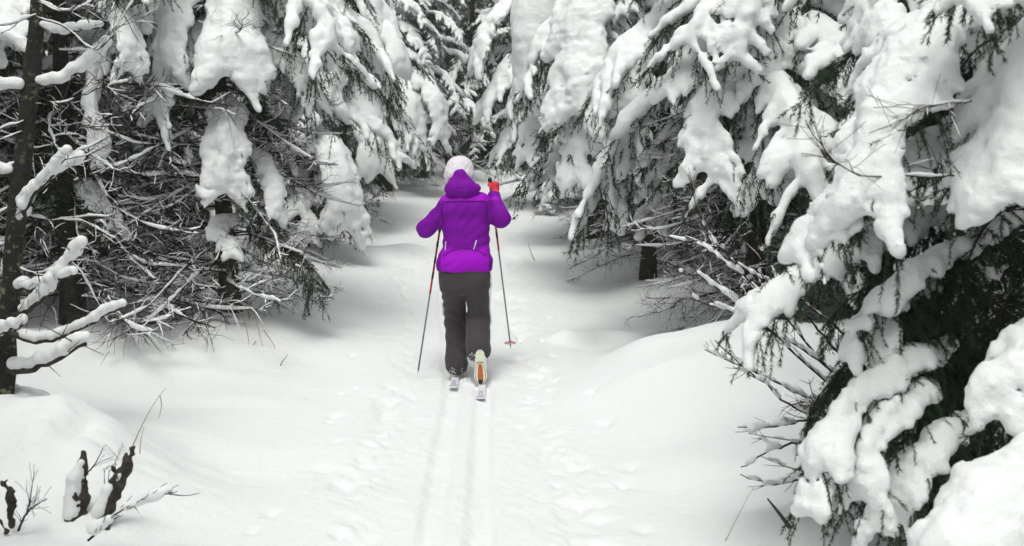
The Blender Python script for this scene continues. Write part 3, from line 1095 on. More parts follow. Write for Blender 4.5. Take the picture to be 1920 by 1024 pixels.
hb([(570, 230, 13.6), (620, 290, 13.1), (645, 350, 12.9), (645, 430, 12.85)], 101, width=0.33, r=0.12, k=0.1)
hb([(575, 310, 13.6), (560, 370, 13.2), (575, 420, 13.0), (580, 450, 13)], 102, width=0.25, r=0.08)
hb([(560, 60, 13.7), (600, 110, 13.3), (610, 170, 13.2), (610, 220, 13.1)], 103, width=0.35, r=0.12, k=0.1)
hb([(560, 160, 13.7), (530, 220, 13.3), (520, 290, 13.2), (520, 330, 13.1)], 104, width=0.3, r=0.1, k=0.08)
L4 = spruce('spruce with a big arched snow shell hanging halfway up, left side beyond the skier', -2.6, 17.2, 5.6, 1.35, 44, 'mid', 44, 1.3,
            (22, 0.2, 1.5, 0.9), G_L, trim=0.0, tr=0.1)
hb = lambda pts, seed, **k: hero_bough(L4, pts, seed, trunk=True, h=k.pop('h', 0.03), needle=(0.01, 0.034, 0.008), **k)
hb([(650, 150, 17), (680, 200, 16.6), (700, 260, 16.4), (705, 320, 16.3)], 111, width=0.42, r=0.14, k=0.12)
hb([(650, -60, 17), (690, 0, 16.6), (700, 50, 16.4), (700, 90, 16.4)], 112, width=0.5, r=0.15, k=0.12)
hb([(650, 10, 17), (720, 60, 16.5), (745, 110, 16.3), (745, 150, 16.3)], 113, width=0.25, r=0.12, k=0.1)
L5 = spruce('tall grey-white spruce whose arched bough overhangs the path, left of the gap', -2.35, 21, 5.6, 1.35, 45, 'mid', 50, 1.2,
            (18, 0.3, 1.6, 0.9), G_L, tr=0.12)
hb = lambda pts, seed, **k: hero_bough(L5, pts, seed, trunk=True, h=k.pop('h', 0.034), needle=(0.012, 0.036, 0.009), **k)
hb([(740, 120, 20.8), (800, 160, 20.3), (820, 200, 20.1), (825, 260, 20)], 121, width=0.35, r=0.11, k=0.1)
hb([(740, 130, 20.8), (770, 180, 20.2), (770, 240, 20), (765, 290, 20)], 122, width=0.4, r=0.1, k=0.1)
L6 = spruce('slim spruce with a dark bare lower trunk beside the bend in the trail', -1.85, 23.3, 6.2, 1.4, 46, 'mid', 44, 1.6,
            (20, 0.2, 2.0, 1.1), G_L, tr=0.13)

# ---- trees further back, each side
BACK_L = ['second-row spruce showing between the lichen-spotted trunk and the mossy-trunked spruce',
          'second-row spruce standing directly behind the mossy-trunked spruce with the wedge clump',
          'dim spruce behind the wedge clump, deeper in the wood than its neighbours',
          'second-row spruce showing above the broad snow shells left of the skier',
          'second-row spruce mostly cut off by the left edge, behind the bare tree',
          'spruce hidden behind the bare lichen-spotted tree, boughs entering at the left edge',
          'second-row spruce behind the big arched snow shell on the left',
          'deepest spruce in the wood on the left, only patches showing between trunks']
BACK_R = ['second-row spruce in the dark gap between the finger-boughed spruce and the foreground spruce',
          'second-row spruce directly behind the finger-boughed spruce on the right',
          'dim spruce behind the foreground spruce, right of the dark trunk',
          'second-row spruce between the hanging snow curtains and the finger boughs',
          'spruce deep in the wood behind the finger-boughed spruce',
          'second-row spruce behind the thick hanging curtains of snow',
          'spruce close behind the large foreground spruce, at the right edge',
          'spruce at the right edge whose boughs darken the foreground spruce from behind',
          'deepest spruce in the wood on the right, only patches showing']
for i, (x, y, H, R) in enumerate([(-4.6, 12.5, 6.2, 1.6), (-4.2, 15.5, 6.2, 1.7), (-5.6, 17.5, 6.2, 1.9), (-4.3, 19.5, 6.2, 1.8), (-6.4, 13.0, 6.2, 1.9), (-5.4, 10.4, 6.2, 1.7), (-3.8, 23.5, 6.2, 1.8), (-6.0, 22, 6.2, 2.0)]):
    spruce(BACK_L[i], x, y, H, R, 500 + i, 'mid' if y < 18 else 'far', 44, 0.9, (18, 0.2, 1.5, 1.0), 'second row of spruces left of the trail')
for i, (x, y, H, R) in enumerate([(3.5, 11.5, 6.2, 1.7), (3.0, 14.5, 6.2, 1.7), (4.6, 13.5, 6.2, 1.9), (3.2, 17.5, 6.2, 1.8), (4.6, 18.5, 6.2, 1.9), (2.9, 21.5, 6.2, 1.8), (4.2, 9.4, 6.2, 1.6), (3.6, 7.6, 6.2, 1.3), (4.6, 22.5, 6.2, 2.0)]):
    spruce(BACK_R[i], x, y, H, R, 540 + i, 'mid' if y < 18 else 'far', 44, 0.9, (18, 0.2, 1.5, 1.0), 'second row of spruces right of the trail')
for i, (x, y, H, R) in enumerate([(0.55, 27.5, 7.4, 1.9), (-1.0, 28, 7.4, 1.9), (-2.6, 27, 7.4, 2), (1.9, 26, 7.4, 2), (-0.2, 30.5, 7.4, 2), (1.4, 30.5, 7.4, 2), (-1.8, 31.5, 7.4, 2), (3.3, 28, 7.4, 2.2), (-4.2, 28.5, 7.4, 2.2),
                                  (-0.9, 34.5, 7.4, 2.3), (0.9, 34, 7.4, 2.3), (2.9, 33.5, 7.4, 2.3), (-3.2, 34.5, 7.4, 2.3), (-5.8, 31, 7.4, 2.3), (5.0, 31, 7.4, 2.3), (-7.5, 26, 7.4, 2.3), (6.4, 26, 7.4, 2.3), (-7.2, 18.5, 6.2, 2.2), (6.3, 19.5, 6.2, 2.2), (5.9, 15, 6.2, 2.1)]):
    spruce('snow-dusted spruce in the dim grey thicket behind the trailside trees', x, y, H, R, 580 + i, 'far', 44, 0.5, (12, 0.3, 2.0, 0.9), G_F)

for i, (x, y, H, R) in enumerate([(-3.2, 2.2, 6.5, 1.5), (-4.8, 4.6, 6.5, 1.8), (3.9, 1.8, 6.5, 1.6), (4.6, 4.6, 6.5, 1.8), (-2.6, -1.5, 6.5, 1.7), (2.6, -2.0, 6.5, 1.7), (-0.6, -5.5, 6.5, 1.9), (1.6, -6.5, 6.5, 1.9), (-3.6, -5, 6.5, 2), (4.6, -5, 6.5, 2), (-6.5, 0, 6.5, 2), (6.5, 0, 6.5, 2), (-6.6, 7, 6.2, 2), (6.2, 8, 6.2, 2)]):  # out-of-view trees, added to stop horizon light flooding in from behind the camera
    spruce('unseen snow-covered spruce added beside and behind the viewpoint to block low sky light', x, y, H, R, 640 + i, 'far', 44, 0.6, (6, 0.3, 1.5, 0.9), 'unseen spruces added around the viewpoint', inner=10)

# ---- L0: bare lichen-spotted tree at the left edge
L0r = thing('bare_tree', 'dark leafless tree with lichen-spotted trunk and thick snow-topped branch stubs at the left edge', 'tree', P(8, 735, 6.4))
org0 = np.array(L0r.location)
a = Acc()
tp = np.array([P(0, 790, 6.4), P(8, 700, 6.4), P(18, 560, 6.42), P(32, 400, 6.45), P(48, 250, 6.5), P(64, 100, 6.55), P(76, -40, 6.6), P(90, -250, 6.7), P(110, -600, 6.9), P(140, -1000, 7.1)]) - org0
q, _ = resample(tp, 34)
rr = np.linspace(0.058, 0.028, 34) * (1 + 0.06 * RNG.normal(size=34)); rr[:3] *= 1.25
a.tube(q, rr, 14)
link('trunk', mesh_acc('trunk', [(a, LICHEN, True)]), L0r)
rg = np.random.default_rng(77)
cf = Field(tp[1] - 0.5, tp[1] + 0.5, 0.012)
for ox, oy, oz, r_ in ((-0.12, -0.06, -0.06, 0.12), (0.10, -0.10, -0.09, 0.11), (0.02, -0.16, -0.10, 0.12), (0.14, 0.05, -0.07, 0.12), (-0.05, 0.12, -0.05, 0.12), (0.22, -0.05, -0.13, 0.11)):
    c_ = tp[1] + np.array((ox, oy, oz - 0.15))
    cf.cap(c_, c_ + (0.05, 0, -0.03), r_, r_ * 0.9, 0.1)
cf.noise(0.02, 0.12, rg); cf.billow(0.008, 0.05, rg)
link('snow_collar', mesh_np('snow_collar', [(*cf.mesh(), SNOW, True)]), L0r)
stub = [((15, 600, 6.42), (80, 560, 6.3), (150, 460, 6.2), 0.016, 0.034), ((12, 620, 6.42), (90, 640, 6.3), (230, 575, 6.1), 0.014, 0.026),
        ((8, 690, 6.4), (70, 690, 6.25), (160, 645, 6.1), 0.02, 0.036), ((28, 440, 6.45), (60, 370, 6.3), (130, 290, 6.2), 0.015, 0.033),
        ((30, 400, 6.45), (75, 350, 6.35), (150, 305, 6.3), 0.014, 0.03), ((20, 540, 6.42), (70, 540, 6.3), (135, 515, 6.2), 0.013, 0.028),
        ((45, 160, 6.5), (120, 150, 6.5), (200, 90, 6.5), 0.012, 0.032), ((60, 40, 6.55), (110, 60, 6.5), (185, 50, 6.4), 0.01, 0.022),
        ((5, 700, 6.4), (-20, 640, 6.3), (40, 610, 6.1), 0.015, 0.03), ((30, 330, 6.45), (-20, 320, 6.4), (-60, 300, 6.3), 0.014, 0.03), ((50, 170, 6.5), (0, 165, 6.45), (-50, 150, 6.4), 0.012, 0.03)]
for i, (p0, p1, p2, wr, sr) in enumerate(stub):
    w, L = resample([P(*p0) - org0, P(*p1) - org0, P(*p2) - org0], 14)
    rg = np.random.default_rng(60 + i)
    w = w + rg.normal(size=w.shape) * 0.006
    b = Acc(); b.tube(w, np.linspace(wr * 1.3, wr * 0.6, 14), 8)
    for _ in range(4):
        j = int(rg.integers(4, 13))
        q2 = droop_path(w[j], unit(w[j] - w[j - 1]) * 0.7 + rg.normal(size=3) * 0.5, rg.uniform(0.1, 0.3), 6, 0.6, rg, 0.3)
        b.tube(q2, np.linspace(0.004, 0.0015, 6), 4)
    br = link('branch', mesh_acc('branch', [(b, BARK, True)]), L0r)
    f = Field(w.min(0) - 0.1, w.max(0) + 0.14, 0.009)
    for j in range(2, 13):
        r_ = sr * rg.uniform(0.75, 1.15)
        f.cap(w[j] + UP * (wr + r_ * 0.55), w[min(j + 1, 13)] + UP * (wr + r_ * 0.55), r_, r_, 0.02)
    f.noise(0.006, 0.06, rg)
    link('snow_load', mesh_np('snow_load', [(*f.mesh(), SNOW, True)]), br)
for i in range(16):
    py = random.uniform(-20, 500)
    x0 = 70 - py * 0.11
    s = random.choice((-1, 1, 1))
    hero_dead(L0r, [(x0, py, 6.45), (x0 + s * 60, py + 20, 6.4), (x0 + s * 120, py + random.uniform(-30, 60), 6.35), (x0 + s * 190, py + random.uniform(-60, 120), 6.3)], 1200 + i, 0.005, 0.008, 8, 0.4)

# ---- bare shrub twigs at the right, over the snow bank
SH = thing('bare_shrub', 'leafless shrub with thin dark snow-lined twigs fanning over the right snow bank', 'shrub', (2.0, 6.0, gz1(2.0, 6.0)))
tw = [[(1600, 760, 5.6), (1520, 690, 5.5), (1430, 610, 5.4), (1330, 530, 5.35), (1262, 505, 5.3)],
      [(1600, 780, 5.5), (1500, 770, 5.3), (1420, 710, 5.2), (1340, 640, 5.15)],
      [(1600, 790, 5.5), (1500, 740, 5.3), (1400, 690, 5.2), (1322, 655, 5.1)],
      [(1560, 830, 5.2), (1500, 830, 5.1), (1440, 850, 5.0), (1390, 880, 5.0)],
      [(1570, 860, 5.2), (1500, 900, 5.0), (1440, 905, 5.0), (1390, 890, 4.95)],
      [(1580, 800, 5.2), (1520, 790, 5.1), (1450, 800, 5.0), (1380, 800, 5.0)],
      [(1540, 880, 5.0), (1520, 800, 5.0), (1521, 740, 5.0)],
      [(1600, 700, 5.8), (1520, 600, 5.7), (1450, 520, 5.7), (1420, 440, 5.7)],
      [(1600, 720, 5.8), (1480, 640, 5.7), (1380, 590, 5.6), (1290, 560, 5.6)],
      [(1600, 640, 6.2), (1500, 560, 6.2), (1420, 520, 6.1), (1330, 440, 6.1), (1290, 330, 6.1)],
      [(1560, 700, 6.0), (1440, 560, 6.0), (1330, 470, 6.0), (1230, 440, 6.0)]]
for i, t in enumerate(tw):
    rg = np.random.default_rng(1300 + i)
    W, L = resample([P(*c) - np.array(SH.location) for c in t], 18)
    W = W + rg.normal(size=W.shape) * 0.004
    ac = Acc(); ac.tube(W, np.linspace(0.0078, 0.0024, 18), 6)
    stems = [(W, 1.0)]
    for j in range(int(L / 0.13)):
        k0 = int(rg.integers(3, 17))
        d0 = unit(W[k0] - W[k0 - 1])
        sd = unit(np.cross(d0, UP)) * (1 if j % 2 else -1)
        q2 = droop_path(W[k0], d0 * 0.9 + sd * rg.uniform(0.3, 0.7) + UP * rg.uniform(-0.1, 0.5), rg.uniform(0.1, 0.32) * (1.15 - k0 / 18), 7, rg.uniform(-1, 0.8), rg, 0.5)
        ac.tube(q2, np.linspace(0.0034, 0.0013, 7), 4)
        stems.append((q2, 0.6))
        for _ in range(2):
            m_ = int(rg.integers(2, 6))
            q3 = droop_path(q2[m_], unit(q2[m_] - q2[m_ - 1]) + rg.normal(size=3) * 0.4, rg.uniform(0.04, 0.1), 4, -0.5, rg, 0.5)
            ac.tube(q3, np.linspace(0.002, 0.001, 4), 3, cap=False)
    br = link('branch', mesh_acc('branch', [(ac, WOOD, True)]), SH)
    allp = np.vstack([s_[0] for s_ in stems])
    f = Field(allp.min(0) - 0.06, allp.max(0) + 0.08, 0.007)
    for s_, sc_ in stems:
        nn = len(s_)
        for j in range(1, nn - 2):
            d0 = unit(s_[j + 1] - s_[j])
            fl = 1 - d0[2] ** 2
            if fl < 0.25 or rg.uniform() < 0.22:
                continue
            r_ = 0.0125 * sc_ * fl * rg.uniform(0.6, 1.35)
            f.cap(s_[j] + UP * (r_ * 0.85 + 0.003), s_[j + 1] + UP * (r_ * 0.85 + 0.003), r_, r_ * rg.uniform(0.7, 1.1), 0.02)
    f.noise(0.003, 0.05, rg); f.noise(0.002, 0.02, rg)
    link('snow_load', mesh_np('snow_load', [(*f.mesh(), SNOW, True)]), br)

# ---- small foreground plants, lower left
def snag(label, x, y, segs, seed, snow=True):
    """dead stump with a ragged outline"""
    rg = np.random.default_rng(seed)
    pts = [P(*s[:3]) for s in segs]
    org = pts[0]
    o = thing('dead_snag', label, 'dead snag', org)
    pts = [p - org for p in pts]
    f = Field(np.min(pts, 0) - 0.12, np.max(pts, 0) + 0.12, 0.006)
    for i in range(len(pts) - 1):
        f.cap(pts[i], pts[i + 1], segs[i][3], segs[i + 1][3], 0.015)
    for i in range(6):
        b_ = pts[int(rg.integers(0, len(pts) - 1))] + rg.normal(size=3) * 0.015
        f.cap(b_, b_ + np.array((rg.normal() * 0.02, rg.normal() * 0.02, 0.06)), 0.012, 0.003, 0.006)
    f.noise(0.012, 0.035, rg); f.noise(0.008, 0.016, rg)
    link('stem', mesh_np('stem', [(*f.mesh(), BARK, True)]), o)
    return o


def snow_cap(o, blobs, seed, h=0.007):
    rg = np.random.default_rng(seed)
    org = np.array(o.location)
    pts = [(P(*a) - org, P(*b) - org, ra, rb) for a, b, ra, rb in blobs]
    f = Field(np.min([np.minimum(a, b) for a, b, _, _ in pts], 0) - 0.12, np.max([np.maximum(a, b) for a, b, _, _ in pts], 0) + 0.12, h)
    for a_, b_, ra, rb in pts:
        f.cap(a_, b_, ra, rb, 0.03)
    f.noise(0.006, 0.04, rg)
    link('snow_cap', mesh_np('snow_cap', [(*f.mesh(), SNOW, True)]), o)


s1 = snag('short dark broken stump poking through the snow, snow stuck on its left side', 0, 0, [(143, 985, 5.0, 0.045), (145, 930, 5.0, 0.045), (150, 885, 5.0, 0.03), (156, 850, 5.0, 0.008)], 1)
snow_cap(s1, [((135, 960, 4.98), (140, 900, 4.98), 0.04, 0.034), ((140, 900, 4.98), (152, 868, 4.98), 0.03, 0.018)], 2)
hero_dead(s1, [(160, 890, 5.0), (178, 870, 4.98), (197, 835, 4.97)], 3, 0.004, 0.003, 1, 0.2, name='twig')
s2 = snag('ragged dark snag leaning right beside the broken stump, dry grass blade at its tip', 0, 0, [(190, 1000, 4.9, 0.03), (205, 950, 4.9, 0.032), (222, 905, 4.9, 0.028), (240, 865, 4.9, 0.014), (252, 838, 4.9, 0.006)], 4)
snow_cap(s2, [((185, 960, 4.88), (200, 920, 4.88), 0.03, 0.022), ((205, 915, 4.88), (225, 890, 4.88), 0.02, 0.01)], 5)
for k, t in enumerate([[(196, 930, 4.9), (196, 900, 4.9), (195, 878, 4.9)], [(203, 920, 4.9), (204, 890, 4.9), (205, 880, 4.9)], [(214, 900, 4.9), (216, 880, 4.9), (217, 862, 4.9)]]):
    hero_dead(s2, t, 10 + k, 0.003, 0.002, 1, 0.2, name='twig')
s3 = thing('fallen_twig', 'low spiky twig with a ridge of snow lying at the lower left corner', 'twig', P(180, 1010, 4.6))
hero_dead(s3, [(165, 1015, 4.6), (215, 965, 4.6), (270, 935, 4.6), (310, 925, 4.6), (340, 930, 4.6)], 20, 0.006, 0.004, 26, 0.08, name='stem', fine=False)
snow_cap(s3, [((240, 950, 4.6), (290, 927, 4.6), 0.018, 0.02), ((290, 927, 4.6), (318, 918, 4.6), 0.022, 0.014), ((175, 990, 4.6), (205, 975, 4.6), 0.03, 0.02)], 6)
s4 = snag('small charred-looking upright stick at the far left edge', 0, 0, [(22, 985, 4.8, 0.016), (20, 950, 4.8, 0.018), (19, 920, 4.8, 0.012), (20, 892, 4.8, 0.006)], 7)
hero_dead(s4, [(35, 995, 4.8), (45, 970, 4.8), (62, 950, 4.8), (87, 936, 4.8)], 8, 0.006, 0.007, 6, 0.2, name='twig')
hero_dead(s4, [(50, 965, 4.8), (56, 940, 4.8), (60, 912, 4.8)], 9, 0.005, 0.006, 2, 0.2, name='twig')

GRASSM = mat_plain('dry_grass', (0.16, 0.11, 0.05), (0.3, 0.22, 0.11), 30, 0.8)


def blades(name, label, cat, base, lines, w=0.0025, mat=None):
    o = thing(name, label, cat, P(*base))
    org = np.array(o.location)
    for ln in lines:
        q, _ = resample([P(*p) - org for p in ln], 8)
        ac = Acc(); ac.tube(q, np.linspace(w, w * 0.35, 8), 4)
        link('blade', mesh_acc('blade', [(ac, mat or GRASSM, True)]), o)
    return o


blades('dry_grass', 'tall dry bent grass stalk rising above the dark snag', 'dry grass', (250, 850, 4.9),
       [[(245, 845, 4.9), (270, 790, 4.9), (290, 755, 4.9), (310, 728, 4.9)], [(300, 742, 4.9), (303, 760, 4.9), (298, 785, 4.9)], [(262, 850, 4.9), (265, 820, 4.9), (270, 800, 4.9)]])
blades('dry_grass', 'few yellowish grass blades bent over the snow beside the mossy trunk', 'dry grass', (480, 690, 9.3),
       [[(470, 560, 9.3), (480, 600, 9.3), (490, 640, 9.3), (497, 670, 9.3)], [(455, 590, 9.3), (465, 630, 9.3), (470, 680, 9.3)], [(495, 620, 9.3), (515, 650, 9.3), (520, 670, 9.3)], [(480, 640, 9.3), (470, 655, 9.3), (466, 672, 9.3)]], 0.004)
blades('small_twig', 'tiny dark twig lying on the snow left of the skier', 'twig', (550, 705, 8.9), [[(530, 706, 8.9), (550, 701, 8.9), (572, 703, 8.9)], [(525, 690, 9), (528, 680, 9), (540, 665, 9)], [(566, 705, 8.9), (572, 697, 8.9)]], 0.004, WOOD)
blades('small_twig', 'thin bare twig standing in the snow right of the skier', 'twig', (1000, 490, 13.2), [[(1002, 488, 13.2), (996, 475, 13.2), (990, 456, 13.2)]], 0.005, WOOD)
blades('dry_grass', 'single long grass stalk slanting at the foot of the right spruce', 'dry grass', (1360, 1015, 4.7), [[(1360, 1015, 4.7), (1385, 965, 4.7), (1412, 915, 4.7)]], 0.0018)
blades('dry_stick', 'short brown stick jutting from the snow below the right spruce', 'stick', (1480, 985, 4.6), [[(1482, 990, 4.6), (1455, 955, 4.6), (1439, 935, 4.6)]], 0.010, BARK)
# ------------------------------------------------------------------ the skier
def cloth(name, c, dark, rough=0.7, sheen=0.15, ws=9, bs=0.5, bd=0.01):
    m, nt, b = new_mat(name)
    n = tex_noise(nt, 260, 2, 0.6)
    r = ramp(nt, n.outputs[0], [(0.3, dark), (0.7, c)])
    nt.links.new(r.outputs[0], b.inputs['Base Color'])
    b.inputs['Roughness'].default_value = rough
    b.inputs['Sheen Weight'].default_value = sheen
    b.inputs['Specular IOR Level'].default_value = 0.15
    w = tex_noise(nt, ws, 3, 0.55)
    w.inputs['Distortion'].default_value = 1.2
    bump(nt, b, w.outputs[0], bs, bd)
    return m


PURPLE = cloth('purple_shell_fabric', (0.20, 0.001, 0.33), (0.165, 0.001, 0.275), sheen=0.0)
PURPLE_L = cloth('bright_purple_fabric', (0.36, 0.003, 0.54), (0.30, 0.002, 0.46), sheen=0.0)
TROUSER = cloth('charcoal_trouser_fabric', (0.062, 0.051, 0.057), (0.043, 0.036, 0.041), 0.75, 0.1, 7, 0.6, 0.014)
WHITE = mat_plain('white_plastic', (0.72, 0.72, 0.74), (0.82, 0.82, 0.83), 10, 0.4, 0.05, 0.001)
KNIT = mat_plain('pale_lilac_knit', (0.66, 0.60, 0.68), (0.80, 0.76, 0.81), 60, 0.95, 0.9, 0.006, 0.1, 0.3)
CORAL = mat_plain('coral_red_glove', (0.62, 0.035, 0.06), (0.75, 0.06, 0.09), 40, 0.8)
SEAM = mat_plain('dark_purple_seam', (0.06, 0.001, 0.10), (0.09, 0.001, 0.14), 60, 0.8)
PINK = mat_plain('frosted_red_plastic', (0.62, 0.22, 0.22), (0.75, 0.5, 0.5), 60, 0.7)
SKIN = mat_plain('skin', (0.55, 0.33, 0.24), (0.6, 0.37, 0.28), 20, 0.55, 0.1, 0.001)
BLACK = mat_plain('black_rubber', (0.012, 0.012, 0.013), (0.03, 0.03, 0.03), 30, 0.6)
CREAM = mat_plain('cream_sole_rubber', (0.62, 0.62, 0.50), (0.72, 0.72, 0.62), 30, 0.6)
OLIVE = mat_plain('olive_sole_line', (0.22, 0.20, 0.10), (0.28, 0.25, 0.13), 30, 0.6)
ORANGE = mat_plain('rust_orange_sole', (0.36, 0.085, 0.02), (0.5, 0.14, 0.04), 25, 0.5)
LILAC = mat_plain('lilac_ski_print', (0.34, 0.29, 0.46), (0.45, 0.40, 0.58), 30, 0.4, 0.05, 0.001)
SKIW = mat_plain('white_ski_topsheet', (0.70, 0.70, 0.76), (0.80, 0.80, 0.85), 30, 0.35, 0.05, 0.001)
RED = mat_plain('red_pole_paint', (0.40, 0.03, 0.03), (0.5, 0.05, 0.04), 20, 0.4, 0.05, 0.001)
GREYM = mat_plain('grey_green_pole_paint', (0.22, 0.25, 0.23), (0.30, 0.33, 0.31), 20, 0.35, 0.05, 0.001)
STEEL = mat_plain('dark_steel_pole', (0.10, 0.10, 0.11), (0.16, 0.16, 0.17), 20, 0.35, 0.05, 0.001)
EYE = mat_plain('eye_white', (0.8, 0.8, 0.8), (0.82, 0.82, 0.82), 5, 0.3)
LIP = mat_plain('lip', (0.45, 0.16, 0.14), (0.5, 0.2, 0.17), 20, 0.5)

DY = 8.65
person = thing('person', 'cross-country skier seen from behind in purple jacket, charcoal trousers and pale knit hat', 'person', (-0.36, DY, gz1(-0.36, DY)))
PO = np.array(person.location)


def S(px, py, dy=0.0):
    # pixel position read at the skier's own depth, then moved forward/back by dy keeping its true x and z
    p = P(px, py, DY)
    return p + np.array((0, dy, 0)) - PO


def fmesh(name, f, mat, parent, **kw):
    v, q = f.mesh()
    return link(name, mesh_np(name, [(v, q, mat, True)]), parent, **kw)


def split_mesh(name, v, q, sel, mat, parent):
    qq = q[sel]
    used, inv = np.unique(qq, return_inverse=True)
    return link(name, mesh_np(name, [(v[used], inv.reshape(qq.shape), mat, True)]), parent)


LO, HI = S(740, 760, -0.45), S(1000, 270, 0.6)
rg = np.random.default_rng(5)
# body: one continuous figure (head, neck, torso, limbs)
f = Field(LO, HI, 0.012)
hc = S(861, 327, 0.08)
f.cap(hc + (0, 0, 0.03), hc + (0, 0.02, -0.06), 0.088, 0.07, 0.03, (0.92, 1.1, 1.1))
f.cap(hc + (0, 0.06, -0.09), hc + (0, 0.07, -0.09), 0.035, 0.03, 0.03)      # chin
f.cap(hc + (0, 0.10, -0.015), hc + (0, 0.118, -0.035), 0.011, 0.016, 0.012)  # nose
for s in (-1, 1):
    f.cap(hc + (s * 0.082, 0.015, -0.0), hc + (s * 0.084, 0.012, -0.045), 0.016, 0.012, 0.01, (0.6, 1, 1))
f.cap(S(863, 345, 0.05), S(866, 372, 0.0), 0.052, 0.06, 0.03)
f.cap(S(848, 395), S(890, 392), 0.068, 0.068, 0.04)
f.cap(S(866, 400), S(869, 470, 0), 0.08, 0.075, 0.03, (1.2, 0.8, 1))
f.cap(S(852, 505), S(890, 505), 0.095, 0.095, 0.05)
limbs = {}
shL, elL, haL = S(833, 388, 0), S(797, 430, 0.03), S(822, 415, 0.29)
shR, elR, haR = S(906, 382, 0), S(939, 410, 0.04), S(926, 362, 0.22)
for a_, b_, c_ in ((shL, elL, haL), (shR, elR, haR)):
    f.cap(a_, b_, 0.048, 0.04, 0.03); f.cap(b_, c_, 0.04, 0.028, 0.02)
hipL, knL, anL = S(852, 530, 0), S(852, 605, 0.2), S(854, 690, 0.12)
hipR, knR, anR = S(892, 530, 0), S(898, 602, 0.12), S(898, 645, -0.04)
for a_, b_, c_ in ((hipL, knL, anL), (hipR, knR, anR)):
    f.cap(a_, b_, 0.085, 0.055, 0.03); f.cap(b_, c_, 0.055, 0.04, 0.03)
fmesh('body', f, SKIN, person)
for s in (-1, 1):
    a = Acc(); c = hc + (s * 0.031, 0.094, 0.003)
    a.tube([c - (0.011, 0, 0), c - (0.005, -0.005, 0), c + (0.005, 0.005, 0), c + (0.011, 0, 0)], [0.003, 0.007, 0.007, 0.003], 8)
    link('eye', mesh_acc('eye', [(a, EYE, True)]), person)
a = Acc(); c = hc + (0, 0.098, -0.066)
a.tube([c - (0.022, 0.008, 0), c - (0.008, -0.001, 0), c + (0.008, 0.001, 0), c + (0.022, -0.008, 0)], [0.002, 0.006, 0.006, 0.002], 6)
link('mouth', mesh_acc('mouth', [(a, LIP, True)]), person)

# jacket
f = Field(LO, HI, 0.0085)
f.cap(S(849, 393), S(893, 391), 0.110, 0.108, 0.05)
f.cap(S(854, 425), S(892, 425), 0.102, 0.102, 0.05)
f.cap(S(855, 455), S(894, 452), 0.102, 0.102, 0.05)
f.cap(S(849, 488), S(892, 486), 0.112, 0.112, 0.06)
f.cap(S(847, 497), S(894, 494), 0.120, 0.120, 0.04)
f.cap(S(842, 384), S(900, 379), 0.082, 0.082, 0.04)
f.cap(S(864, 360, 0.03), S(866, 378, 0.02), 0.075, 0.09, 0.04)
f.cap(S(838, 392), elL, 0.076, 0.062, 0.03); f.cap(elL, haL, 0.062, 0.043, 0.03)
f.cap(S(903, 387), elR, 0.074, 0.062, 0.03); f.cap(elR, haR + (0, -0.02, -0.03), 0.068, 0.045, 0.03)
# creases: diagonal pulls across the back and rings at elbows
X, Yy, Z = np.meshgrid(*f.ax, indexing='ij', sparse=True)
f.F += (0.0035 * np.sin((X * 0.75 - Z * 1.0) * 62 + 2.5 * np.sin(X * 13) + 2 * np.sin(Z * 9)) * (0.5 + 0.5 * np.sin(X * 17 + Z * 11))).astype(np.float32)
f.noise(0.007, 0.10, rg); f.noise(0.0025, 0.045, rg)
zb = S(870, 508)[2]
f.F = np.maximum(f.F, (zb + 0.004 * np.sin(X * 30) - Z)).astype(np.float32)
v, q = f.mesh()
cz = v[q].mean(1)
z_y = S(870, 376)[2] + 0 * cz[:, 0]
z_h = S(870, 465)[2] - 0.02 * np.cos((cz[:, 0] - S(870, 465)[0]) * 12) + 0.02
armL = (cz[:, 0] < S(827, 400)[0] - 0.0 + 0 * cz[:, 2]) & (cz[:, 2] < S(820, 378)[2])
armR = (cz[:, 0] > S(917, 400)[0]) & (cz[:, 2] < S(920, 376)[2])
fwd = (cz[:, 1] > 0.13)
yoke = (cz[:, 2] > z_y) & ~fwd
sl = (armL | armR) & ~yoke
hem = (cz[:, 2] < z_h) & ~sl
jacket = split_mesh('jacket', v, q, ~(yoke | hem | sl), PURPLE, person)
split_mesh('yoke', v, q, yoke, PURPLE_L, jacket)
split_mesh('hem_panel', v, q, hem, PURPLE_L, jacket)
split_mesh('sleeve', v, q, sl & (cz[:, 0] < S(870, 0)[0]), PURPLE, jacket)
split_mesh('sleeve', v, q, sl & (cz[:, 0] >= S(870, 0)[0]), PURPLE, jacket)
# hood lying on the shoulders
f = Field(S(815, 390, -0.25), S(925, 300, 0.2), 0.007)
f.cap(S(845, 355, -0.06), S(888, 354, -0.065), 0.042, 0.042, 0.03)
f.cap(S(849, 347, -0.08), S(892, 352, -0.075), 0.036, 0.030, 0.012)
f.cap(S(864, 348, -0.05), S(865, 327, -0.055), 0.105, 0.04, 0.04, (1, 0.7, 1))
f.cap(S(866, 329, -0.05), S(888, 350, -0.05), 0.036, 0.030, 0.03); f.cap(S(863, 331, -0.05), S(846, 351, -0.05), 0.036, 0.034, 0.03)
f.cap(S(852, 342, 0.0), S(846, 350, 0.10), 0.05, 0.04, 0.03)
f.cap(S(884, 350, 0.0), S(886, 356, 0.10), 0.042, 0.04, 0.03)
f.cap(S(897, 346, -0.05), S(899, 352, -0.05), 0.012, 0.014, 0.015)
f.cap(S(846, 346, -0.135), S(872, 341, -0.135), 0.014, 0.012, 0.012, sub=True)
f.cap(S(856, 354, -0.135), S(890, 351, -0.13), 0.013, 0.010, 0.012, sub=True)
f.noise(0.008, 0.07, rg); f.noise(0.003, 0.03, rg)
fmesh('hood', f, PURPLE, jacket)
